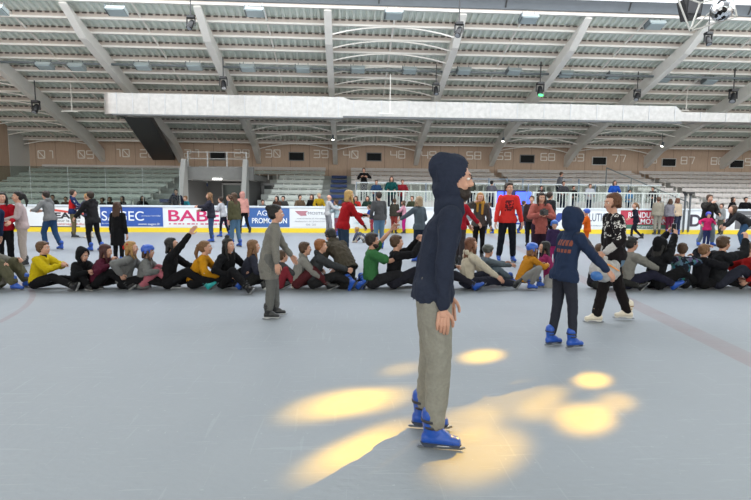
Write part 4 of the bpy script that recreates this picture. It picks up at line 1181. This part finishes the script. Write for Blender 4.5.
sit('boy with ginger hair in a charcoal hoodie sitting with a fist forward', 313, 1.62, -84, pose=dict(lean=8, hr=(.16, .60, .37), hl=(-.12, .50, .40), fr=(.22, .78, .11), curl=1.2), hair=('short', GIN), top=((.05, .053, .058), 'sweat', dict(name='hoodie', hoodback=1)), legs=((.02, .02, .022), 'jeans'))
person('man in a bulky brown jacket bending over away from us in the seated row', G(346, 287), 38, 1.75, pose=dict(pel=(0, 0, .38), lean=34, hunch=26, sit='flat', fr=(.12, -.32, .14), fl=(-.14, -.30, .14), kr=(0, 1, -.4), kl=(0, 1, -.4), hr=(.22, .60, .25), hl=(-.2, .6, .25), pitchr=-55, pitchl=-55, hp=-30),
       hair=('short', BLK), top=((.085, .072, .055), 'puffy', dict(name='jacket', hoodback=1)), legs=((.03, .03, .03), 'jeans'), vox=.015)
sit('bearded man in a green T-shirt sitting with one arm raised behind', 371, 1.78, -82, pose=dict(lean=-2, hunch=6, hr=(.12, .50, .54), hl=(-.10, .36, .98), er=(.6, -.2, -1), el=(-1, .4, -.4), fr=(.22, .78, .11), kr=(.2, 0, 1), curl=.5), skin=1, hair=('short', (.02, .012, .01)), beard=(.02, .012, .01), top=((.045, .17, .06), 'sweat', dict(name='t_shirt', sleeve='short')), legs=((.022, .022, .026), 'jeans'))
J = sit('dark haired person in black jacket lifting both hands, right of the green T-shirt', 393, 1.72, -84, pose=dict(lean=2, hunch=6, hr=(.08, .44, .80), hl=(-.06, .42, .84), er=(.8, .2, -1), el=(-.8, .2, -1), fr=(.22, .7, .11)), hair=('short', BRN), top=(BLACK, 'sweat', dict(name='jacket')), legs=((.02, .022, .03), 'jeans'), feet='black')
sit('dark dressed person sitting hidden behind the legs of the hooded skater', 432, 1.6, pose=dict(hr=(.1, .3, .4), fr=(.24, .74, .11), fl=(-.05, .82, .11)), hair=('short', BRN), top=((.03, .03, .04), 'sweat'), legs=((.02, .02, .03), 'jeans'))
sit('girl in a cream hoodie with long auburn hair sitting and touching the ice', 466, 1.66, -84, pose=dict(lean=4, hunch=6, hr=(.30, .62, .14), hl=(-.2, .4, .3), er=(.6, -1, .3), fr=(.16, .84, .11), fl=(-.25, .8, .11), curl=.3), hair=('long', (.12, .045, .022)), top=((.60, .53, .42), 'sweat', dict(name='hoodie', hoodback=1)), legs=((.022, .024, .04), 'jeans'), feet='black')
sit('child in a dark grey helmet and blue-grey clothes sitting knees up', 481, 1.35, -84, py=287, pose=dict(KN, lean=8, hr=(.2, .62, .48), hl=(-.1, .6, .5), fr=(.16, .66, .16), fl=(-.1, .6, .14)), hair=('short', BRN), helmet=(.05, .055, .05), top=((.12, .15, .18), 'sweat'), legs=((.15, .20, .25), 'jeans'))
sit('child in a mustard jacket and blue helmet leaning forward in the seated row', 522, 1.32, -80, pose=dict(KN, lean=16, hunch=12, pel=(0, 0, .26), hr=(.1, .55, .55), hl=(-.1, .5, .55), fr=(.2, .1, .14), fl=(-.1, .5, .12)), hair=('half', LBR), helmet=(.02, .09, .42), top=((.52, .22, .02), 'sweat', dict(name='jacket')), legs=((.26, .25, .24), 'jeans'))
sit('child in black and pink with black hair kneeling behind the boy in navy', 549, 1.3, 70, py=288, pose=dict(lean=8, pel=(0, 0, .26), hr=(.1, .45, .5), hl=(-.1, .5, .5), sit='flat', fr=(.12, -.2, .14), fl=(-.14, -.2, .14), kr=(0, 1, 0), kl=(0, 1, 0), pitchr=-50, pitchl=-50), hair=('long', BLK), top=((.30, .03, .12), 'sweat'), legs=((.38, .37, .36), 'jeans'), feet='black')
sit('person in black with brown hair sitting behind the grey plastic bag', 594, 1.48, -90, pose=dict(lean=4), hair=('short', BRN), top=((.02, .02, .03), 'sweat'), legs=((.03, .03, .03), 'jeans'), feet='black')
sit('smiling man in a grey sweater sitting, hands forward, blue skates', 624, 1.72, -84, pose=dict(lean=5, hunch=8, hr=(.15, .58, .34), hl=(-.1, .55, .52), fr=(.24, .76, .11), curl=1.0), skin=1, hair=('short', BLK), top=((.24, .23, .21), 'sweat'), legs=((.02, .02, .04), 'jeans'))
J = sit('person draped in black with both arms lifted holding a phone', 654, 1.68, -72, pose=dict(lean=4, hunch=8, hr=(.02, .42, 1.02), hl=(-.12, .42, 1.04), er=(.8, .3, -1), el=(-.8, .3, -1), fr=(.24, .72, .11)), hair=('long', BLK), top=(BLACK, 'loose', dict(name='robe', drop=.10)), legs=(BLACK, 'loose'), feet='black', hood=True)
phone(J, (J['wr'] + J['wl']) / 2, 'light coloured phone held up by the person draped in black', (.35, .35, .4), (.05, 0, .10), .3)
camo = print_mat('teal_purple_print', (.01, .012, .02), (.02, .16, .17), 'camo')
sit('child in a black jacket with teal and purple print sitting with back to us', 679, 1.5, -40, pose=dict(lean=6, hunch=8, hr=(.2, .45, .62), hl=(-.2, .45, .6)), hair=('short', BRN), top=((.02, .02, .03), 'loose', dict(name='jacket')), topmat=camo, legs=(BLACK, 'jeans'), feet='black')
sit('person in black lifting a hand beside the teal and purple jacket', 699, 1.46, -80, pose=dict(lean=2, hunch=8, hr=(.12, .40, .62), hl=(-.12, .2, .86), el=(-1, 0, -.6)), skin=0, hair=('short', LBR), top=((.012, .012, .016), 'loose', dict(name='jacket')), legs=(BLACK, 'jeans'), feet='black')
sit('man in a black jacket with brown hair sitting, one hand beside his face', 714, 1.76, -84, pose=dict(lean=6, hunch=10, hr=(.12, .42, .86), hl=(-.2, .5, .4), er=(.4, .6, -1), fr=(.22, .66, .11)), hair=('short', BRN), top=((.016, .017, .02), 'loose', dict(name='jacket')), legs=((.03, .035, .05), 'jeans'), feet='black')
sit('person in a red top leaning back, cut off by the right edge', 756, 1.6, -90, pose=dict(lean=-32, hr=(.24, -.38, .2), hl=(-.2, -.2, .2)), hair=('short', BRN), top=((.45, .02, .02), 'sweat'), legs=((.03, .035, .05), 'jeans'), feet='black')


# --- skaters standing beyond the row
def st(label, px, fy, hy_, face, top, legs, hair, **k):
    k.setdefault('vox', .019 if fy > 250 else .026)
    return skater(label, px, fy, hy_, face, top=top, legs=legs, hair=hair, **k)


HF_ = dict(hr=(.2, .40, 1.15), hl=(-.2, .40, 1.18))      # hands held forward
UP_ = dict(hr=(.1, .30, 1.42), hl=(-.15, .30, 1.35), er=(.8, 0, -1), el=(-.8, 0, -1))
WK = dict(fr=(.09, .20, .13), fl=(-.09, -.18, .16))
WK2 = dict(fr=(.09, -.22, .16), fl=(-.09, .22, .13))
st('person in a red sweater with a white collar standing at the left edge', 7, 267, 193, -150, ((.42, .008, .02), 'sweat', dict(collar=(.6, .6, .6))), (BLACK, 'jeans'), ('half', BLK), pose=dict(hl=(-.15, .35, 1.1), hr=(.25, .35, 1.05)))
st('person in a navy jacket cut off by the left edge, beside the red sweater', -9, 276, 196, -100, (NAVY, 'loose', dict(name='jacket', drop=.1)), (BLACK, 'jeans'), ('short', BLK), pose=dict(lean=20, hr=(.2, .45, .6)))
st('girl with a dark ponytail in pale pink hoodie and trousers with black skates', 25, 266, 192, 125, ((.56, .44, .44), 'sweat', dict(name='hoodie')), ((.52, .44, .40), 'jeans'), ('pony', BLK), feet='black', pose=dict(hl=(-.12, .34, 1.12), hr=(.1, .36, 1.1)))
st('boy in a grey hoodie and jeans skating left with arms forward', 52, 250, 190, 78, ((.22, .22, .225), 'sweat', dict(name='hoodie', hoodback=1)), ((.03, .075, .17), 'jeans'), ('short', (.02, .012, .01)), pose=dict(HF_, lean=8, pel=(0, 0, .95), fr=(.1, -.22, .13), fl=(-.1, .10, .12)))
st('boy in a red and navy jacket with white sleeves and khaki trousers', 74, 238, 190, -65, ((.018, .03, .10), 'sweat', dict(name='jacket', panel=(.58, .02, .02), hoodback=1, stripe=(.65, .65, .65))), (KHAKI, 'jeans'), ('short', DBR), feet='black', pose=dict(HF_))
st('child with short hair behind the dark jacket, holding hands with the red jacket', 90, 238, 194, 80, ((.05, .05, .10), 'sweat'), (BLACK, 'jeans'), ('short', BLD), feet='white', pose=dict(HF_))
st('boy in a black jacket with blue skates skating left of the blue panel', 95, 251, 191, 72, ((.02, .02, .023), 'loose', dict(name='jacket', drop=.08, hoodback=1)), ((.012, .012, .016), 'slim'), ('short', DBR), pose=dict(hl=(-.25, .45, .95), hr=(.1, .40, 1.15), lean=6, pel=(0, 0, .96), fr=(.1, -.15, .12), fl=(-.1, .06, .12)))
st('girl with long brown hair in a long black coat seen from behind', 119, 266, 203, -12, ((.010, .010, .013), 'sweat', dict(name='coat', drop=.34, flare=1.15)), (BLACK, 'slim'), ('long', (.05, .022, .012)))
st('girl in a black jacket and jeans with hands raised to her chest, blue skates', 212, 242, 193, 100, ((.03, .03, .045), 'loose', dict(name='jacket', drop=.06)), (JEAN, 'jeans'), ('long', LBR), pose=dict(hl=(-.2, .42, 1.28), hr=(.1, .35, 1.15)))
st('girl in a white top and black leggings skating behind the black jacket', 224, 237, 197, 80, ((.50, .50, .54), 'sweat'), ((.016, .016, .03), 'slim'), ('short', DBR), pose=dict(HF_, lean=10, fr=(.1, -.2, .14), fl=(-.1, .12, .12)))
st('person in dark blue half hidden between the white top and the olive jacket', 231, 236, 195, 110, ((.03, .05, .12), 'sweat'), (BLACK, 'jeans'), ('short', BRN), feet='black')
st('girl in an olive jacket and light jeans with long brown hair, blue skates', 236, 247, 193, 60, ((.09, .085, .045), 'loose', dict(name='jacket')), ((.10, .19, .30), 'jeans'), ('long', BRN), pose=dict(lean=3, fr=(.1, -.08, .12), fl=(-.1, .08, .12)))
st('person in a pink hoodie, hood up, with black leggings skating away', 244, 235, 192, 35, ((.62, .30, .26), 'sweat', dict(name='hoodie')), (BLACK, 'slim'), ('short', BRN), feet='black', hood=True, pose=dict(fr=(.15, -.24, .2), fl=(-.1, .15, .12), lean=8))
st('bald child in a white jacket and pale trousers skating near the winged emblem', 328, 236, 195, -70, ((.52, .52, .54), 'sweat', dict(name='jacket')), ((.30, .30, .33), 'jeans'), ('bald', BRN), pose=dict(HF_, fr=(.15, .1, .12)))
st('child in a teal and white jacket right behind the bald child', 337, 236, 200, 70, ((.40, .50, .54), 'sweat', dict(name='jacket')), ((.30, .08, .12), 'jeans'), ('short', BRN), pose=dict(HF_))
J = st('blond woman in a red sweater, black gloves and jeans standing behind the row', 343, 268, 190, -68, ((.40, .012, .018), 'sweat'), ((.03, .055, .10), 'jeans'), ('half', (.42, .26, .09)), glove=(.01, .01, .01), pose=dict(lean=10, hunch=8, hl=(-.12, .52, 1.20), hr=(.16, .48, .92), hp=-8))
J = st('child in a blue top and red trousers bending forward by the boards', 372, 232, 205, 75, ((.02, .07, .36), 'sweat'), ((.35, .05, .07), 'jeans'), ('short', BRN), pose=dict(lean=18, hl=(-.1, .50, 1.15), hr=(.1, .45, 1.05)), feet='black')


def mitt(e):
    b = B(); b.ell((0, 0, 0), (.07, .11, .09)); b.cap((0, -.1, .02), (0, -.16, .03), .05, .06); b.cap((.0, .05, .05), (0, .1, .12), .03, .03); remesh(b.build('mitten_body', cloth((.02, .26, .25)), e), .015, 1)


thing_at(J, J['wl'], 'mitten', 'large teal mitten held out by the child in the blue top', 'mitten', mitt, (-.12, -.02, -.02))
person('child in grey and white crouching on the ice after a fall near the teal mitten', G(364, 243), 60, 1.1, pose=dict(SITD, pel=(0, 0, .25), lean=45, hunch=20, sit='flat', fr=(.1, -.2, .14), fl=(-.2, .45, .14), hr=(.2, .5, .1), hl=(-.2, .55, .1), kr=(0, 1, 0), kl=(0, 1, .5)), hair=('short', BLD), top=((.07, .08, .13), 'loose', dict(name='jacket')), legs=((.45, .42, .38), 'loose'), feet='white', vox=.024)
st('tall man in a dark grey top and light blue jeans, seen from behind, blue skates', 379, 249, 192, 20, ((.085, .085, .09), 'sweat'), ((.13, .24, .37), 'jeans'), ('short', DBR), pose=dict(hl=(-.26, .1, .95)))
st('person in a dark jacket and red trousers standing at the boards beside the grey top', 394, 228, 199, -30, ((.05, .045, .035), 'loose', dict(name='jacket')), ((.28, .05, .04), 'jeans'), ('short', BRN), feet='black')
st('small child in a pink hoodie and magenta trousers standing at the boards', 404, 230, 201, 70, ((.62, .30, .38), 'sweat', dict(name='hoodie')), ((.52, .02, .22), 'jeans'), ('half', BRN), feet='black', pose=dict(HF_))
J = st('person with light hair holding up a phone, left of the hooded skater', 419, 262, 197, 40, ((.10, .13, .16), 'sweat'), (DJ, 'jeans'), ('half', (.30, .22, .14)), pose=dict(hl=(-.24, .50, 1.15), hr=(.2, .2, 1.0)))
phone(J, J['wl'], 'dark phone held up left of the hooded skater', off=(0, 0, .08))
st('person in a red jacket and dark trousers standing just right of the hooded skater', 459, 266, 193, -75, ((.40, .015, .03), 'sweat', dict(name='jacket')), ((.06, .05, .055), 'jeans'), ('short', BRN), feet='black', pose=dict(hr=(.14, .45, 1.02), hl=(-.2, .4, .9)))
J = st('woman with long blond hair and yellow scarf in black trousers, hand at her hair', 478, 259, 193, 178, ((.10, .09, .085), 'sweat', dict(name='top')), ((.014, .013, .014), 'slim'), ('long', (.34, .17, .055)), feet='black', pose=dict(hr=(.20, .14, 1.52), er=(1, .2, -.3), hl=(-.28, .1, .92), hy=-8))
q = B(); hd_ = J['hd']
q.cap(hd_(-.09, .02, -.12), hd_(.09, .02, -.12), .045, .045); q.cap(hd_(-.06, .06, -.13), hd_(-.05, .10, -.42), .04, .035, .6); q.cap(hd_(.07, .06, -.13), hd_(.07, .10, -.36), .04, .03, .6); q.cap(hd_(-.09, .0, -.12), hd_(.09, -.03, -.12), .05, .05)
remesh(q.build('scarf', cloth((.55, .30, .06)), J['root']), .016, 1)
rp = print_mat('red_sweatshirt_print', (.58, .035, .03), (.10, .015, .02), 'chest')
st('tall man in a bright red sweatshirt with dark chest print and blue skates', 506, 262, 183, 176, ((.58, .035, .03), 'sweat'), ((.014, .017, .026), 'jeans'), ('short', DBR), topmat=rp, pose=dict(hl=(-.30, .08, .88), hr=(.29, .08, .86), fr=(.17, 0, .12), fl=(-.15, 0, .12), hy=14))
st('person in dark clothes half hidden behind the woman in the salmon sweater', 530, 247, 196, 150, ((.05, .03, .03), 'sweat'), (BLACK, 'jeans'), ('short', BRN), feet='black')
J = st('woman in a salmon pink sweater holding a black camera in front of her chest', 538, 266, 193, 172, ((.44, .13, .11), 'loose', dict(drop=.14, flare=1.0)), ((.035, .018, .035), 'loose'), ('half', DBR), pose=dict(hr=(.07, .28, 1.26), hl=(-.07, .28, 1.26), er=(1, 0, -1), el=(-1, 0, -1), hp=-10), feet='black')


def camb(e):
    B().box(-.085, .085, -.035, .035, -.06, .06).build('camera_body', dark, e); b = B(); b.cyl((0, .03, 0), (0, .13, 0), .042); b.build('lens', dark, e); B().box(-.03, .03, -.03, .02, .06, .085).build('viewfinder', dark, e)


thing_at(J, (J['wr'] + J['wl']) / 2 + V((0, .08, .06)), 'camera', 'black camera held by the woman in the salmon sweater', 'camera', camb)
st('man in a dark coat walking right behind the woman in the salmon sweater', 546, 246, 192, -65, ((.022, .024, .028), 'loose', dict(name='coat', drop=.12)), (BLACK, 'jeans'), ('short', DBR), feet='black', pose=dict(WK, lean=6, hl=(-.3, .35, .95)))
st('small child in a blue helmet and purple jacket standing behind the boy in navy', 552, 270, 222, 170, ((.05, .03, .09), 'loose', dict(name='jacket')), ((.38, .03, .16), 'jeans'), ('short', BRN), helmet=(.02, .10, .38))
st('child in a bright orange ski suit and blue helmet skating left', 586, 252, 210, 60, ((.72, .13, .012), 'loose', dict(name='ski_suit', drop=.08)), ((.72, .13, .012), 'jeans'), ('short', BRN), helmet=(.02, .07, .35), feet='black', pose=dict(HF_))
st('girl in black with fair hair striding left in front of the red panel', 635, 241, 202, 82, ((.016, .018, .03), 'slim'), ((.016, .018, .03), 'slim'), ('pony', LBR), feet='black', pose=dict(lean=8, pel=(0, 0, .93), fr=(.1, -.33, .2), fl=(-.1, .22, .12), hl=(-.28, .38, 1.05), hr=(.3, -.1, .95)))
st('person in a beige tracksuit standing at the boards seen from behind', 657, 230, 197, -5, ((.33, .30, .24), 'loose'), ((.33, .31, .26), 'jeans'), ('short', (.10, .05, .03)), feet='black')
st('person in a grey hoodie and maroon trousers leaning at the boards', 669, 230.5, 199, -15, ((.22, .21, .24), 'sweat', dict(name='hoodie')), ((.14, .02, .05), 'jeans'), ('half', BRN), pose=dict(lean=8))
st('person in a cream top and dark trousers leaning at the boards, furthest right of three', 677, 230.5, 198, 15, ((.60, .47, .34), 'sweat'), ((.04, .05, .09), 'jeans'), ('half', (.12, .045, .02)), pose=dict(lean=8))
st('man in a black padded jacket and grey jeans standing behind the pink child', 705, 246, 194, 178, ((.03, .028, .026), 'puffy', dict(name='jacket', drop=.08)), ((.20, .24, .27), 'jeans'), ('short', BRN), pose=dict(hr=(.12, .30, 1.46), er=(1, 0, -.8), hl=(-.2, .3, 1.1), fr=(.24, 0, .12), fl=(-.24, 0, .12), pel=(0, 0, .95)))
st('toddler in a pink jacket and blue helmet standing before the man in black', 705.5, 247, 213, 172, ((.72, .03, .17), 'loose', dict(name='jacket')), ((.03, .04, .12), 'jeans'), ('short', BRN), helmet=(.05, .06, .40), pose=dict(hr=(.36, .1, 1.18), hl=(-.36, .1, 1.2)))
st('boy in a grey top and olive trousers skating in front of the letters Dubos', 720, 233, 204, 110, ((.33, .34, .34), 'sweat'), ((.10, .10, .07), 'jeans'), ('short', DBR), feet='black', pose=dict(fr=(.1, -.1, .12)))
st('skater in a black jacket and jeans bending forward to the left at right edge', 741, 250, 206, 75, ((.025, .025, .028), 'loose', dict(name='jacket')), ((.045, .10, .20), 'jeans'), ('half', BRN), feet='black', scale=.93, pose=dict(lean=48, hunch=16, pel=(0, -.1, .90), hl=(-.3, .62, .78), hr=(.2, .5, .8), fr=(.1, -.25, .14), hp=10))
st('small child in dark blue skating far behind between the blond woman and red sweatshirt', 489, 234, 203, 90, ((.04, .04, .09), 'sweat'), ((.05, .04, .06), 'jeans'), ('short', BRN), pose=dict(WK))
st('person in dark blue skating far behind right of the red sweatshirt', 522, 233, 201, -80, ((.10, .12, .2), 'sweat'), ((.04, .05, .12), 'jeans'), ('short', BRN), pose=dict(WK))
st('small child in a dark jacket at the boards behind the blond woman', 460, 231, 200, 20, ((.3, .12, .05), 'sweat', dict(name='jacket')), (DJ, 'jeans'), ('short', BRN), feet='black')

# --- spectators behind the boards
def behind(label, px, top_y, col, hair, face=178, Y=22.4, z=.05, legs=(DJ, 'jeans'), fit='loose', **k):
    c = P(px, top_y, Y); H = c.z - z
    return person(label, V((c.x, Y, z)), face, H, top=(col, fit, dict(name='jacket')), legs=legs, hair=hair, feet='shoe', vox=.032, **k)


LEAN = dict(lean=10, hr=(.2, .35, 1.1), hl=(-.2, .35, 1.1))
for a in [('spectator in a dark coat behind the boards, right of the boy in grey hoodie', 53, 195, (.05, .045, .04), ('short', DBR)),
          ('spectator with light skin half hidden behind the red and navy jacket', 66, 197, (.25, .15, .12), ('short', BRN)),
          ('spectator in dark grey behind the boards, just right of the black jacket', 104, 198, (.05, .05, .05), ('short', BRN)),
          ('spectator in black behind the boards above the letters SA', 111, 197, BLACK, ('half', DBR)),
          ('spectator in black behind the boards above the letter G', 124, 196.5, BLACK, ('long', BLK)),
          ('spectator in black with long dark hair behind the boards above the letter C', 142, 196, BLACK, ('long', BLK)),
          ('spectator in a dark coat standing left of the dark entrance', 176, 189, (.02, .025, .05), ('short', BLK)),
          ('spectator in a teal top behind the boards below the entrance ramp', 187, 196, (.03, .24, .30), ('short', LBR)),
          ('spectator with only dark hair showing above the PROMOTION panel', 262, 200, CHAR, ('short', BLK)),
          ('spectator in brown behind the boards, left of the pair above the blue panel', 278, 196, (.07, .04, .03), ('half', BLK)),
          ('spectator in dark grey, right of the pair above the blue panel', 284, 196, (.05, .05, .05), ('short', BLK)),
          ('spectator in a brown patterned coat sitting alone above the winged emblem', 299, 195, (.16, .11, .07), ('short', DBR)),
          ('spectator in black sitting beside the yellow coat', 313, 194.5, BLACK, ('half', BRN)),
          ('spectator in a yellow coat with pale hat behind the boards', 318, 193, (.50, .33, .02), ('short', (.45, .38, .25))),
          ('spectator in a dark coat behind the bald child', 345, 195, (.06, .05, .05), ('short', LBR)),
          ('spectator in a dark green top with white print behind the boards', 349, 191, (.015, .06, .045), ('short', DBR)),
          ('spectator in a red top partly hidden by the blond woman in red', 357, 196, (.55, .04, .03), ('half', BRN)),
          ('spectator in dark green with long hair right of the blond woman in red', 368, 196, (.02, .05, .04), ('long', DBR)),
          ('spectator in olive sitting behind the pink child', 413, 196, (.06, .07, .04), ('short', BRN)),
          ('spectator in black behind the dark grey panel, left of two', 731, 197, BLACK, ('half', DBR)),
          ('spectator in black behind the dark grey panel, right of two', 745, 197, BLACK, ('short', BLK))]:
    behind(*a, face=random.choice([150, 165, 178, 195, 210]), pose=dict(LEAN))
# --- people on the terrace
for a, kw in [(('person in black standing with phone on the upper terrace, leftmost', 364, 168, BLACK, ('short', BRN)), dict(Y=27.2, z=1.3, pose=dict(hr=(.15, .3, 1.3), hl=(-.2, .3, 1.3)))),
          (('person in a blue jacket behind the left end of the white fence', 376.5, 180, (.03, .07, .16), ('short', BRN)), {}),
          (('woman in dark teal with a pale scarf behind the white fence', 391.5, 176.5, (.01, .09, .09), ('half', DBR)), {}),
          (('person in a dark red jacket behind the white fence beside dark teal', 402.5, 179.5, (.28, .02, .03), ('short', DBR)), {}),
          (('man in an olive jacket seen from behind above the white fence', 471.5, 176, (.06, .065, .05), ('short', DBR)), dict(face=20)),
          (('person in a grey jacket behind the fence right of the olive jacket', 491, 180.5, (.14, .14, .17), ('short', BLK)), dict(face=-40)),
          (('person in black with head just above the fence right of blue lights', 541, 186, (.03, .02, .02), ('short', DBR)), {}),
          (('tall man in a grey coat on the upper terrace looking down', 559, 172, (.17, .17, .19), ('short', BRN)), dict(Y=27.2, z=1.3, face=-95, pose=dict(lean=10, hp=-20))),
          (('person in dark grey beside the tall man in a grey coat', 563, 181, (.06, .06, .07), ('short', BLK)), {}),
          (('person in a white top behind the fence left of the bright blue jacket', 589.5, 184, (.60, .62, .68), ('short', BRN)), {}),
          (('person in black beside the white top behind the fence', 573, 186, BLACK, ('short', DBR)), {}),
          (('person with dark hair in a bright blue and black jacket behind the fence', 614, 180.5, (.02, .10, .50), ('half', BLK)), {}),
          (('child in light blue with a dark cap behind the fence', 629, 190, (.10, .30, .55), ('short', BLK)), {}),
          (('person in a black coat behind the right end of the fence', 654, 187, (.02, .025, .03), ('short', BLK)), dict(face=120))]:
    kw.setdefault('Y', 24.75); kw.setdefault('z', .75); kw.setdefault('face', 175); kw.setdefault('pose', dict(LEAN))
    behind(*a, **kw)

run_jobs(); run_puts()
bpy.context.view_layer.update()
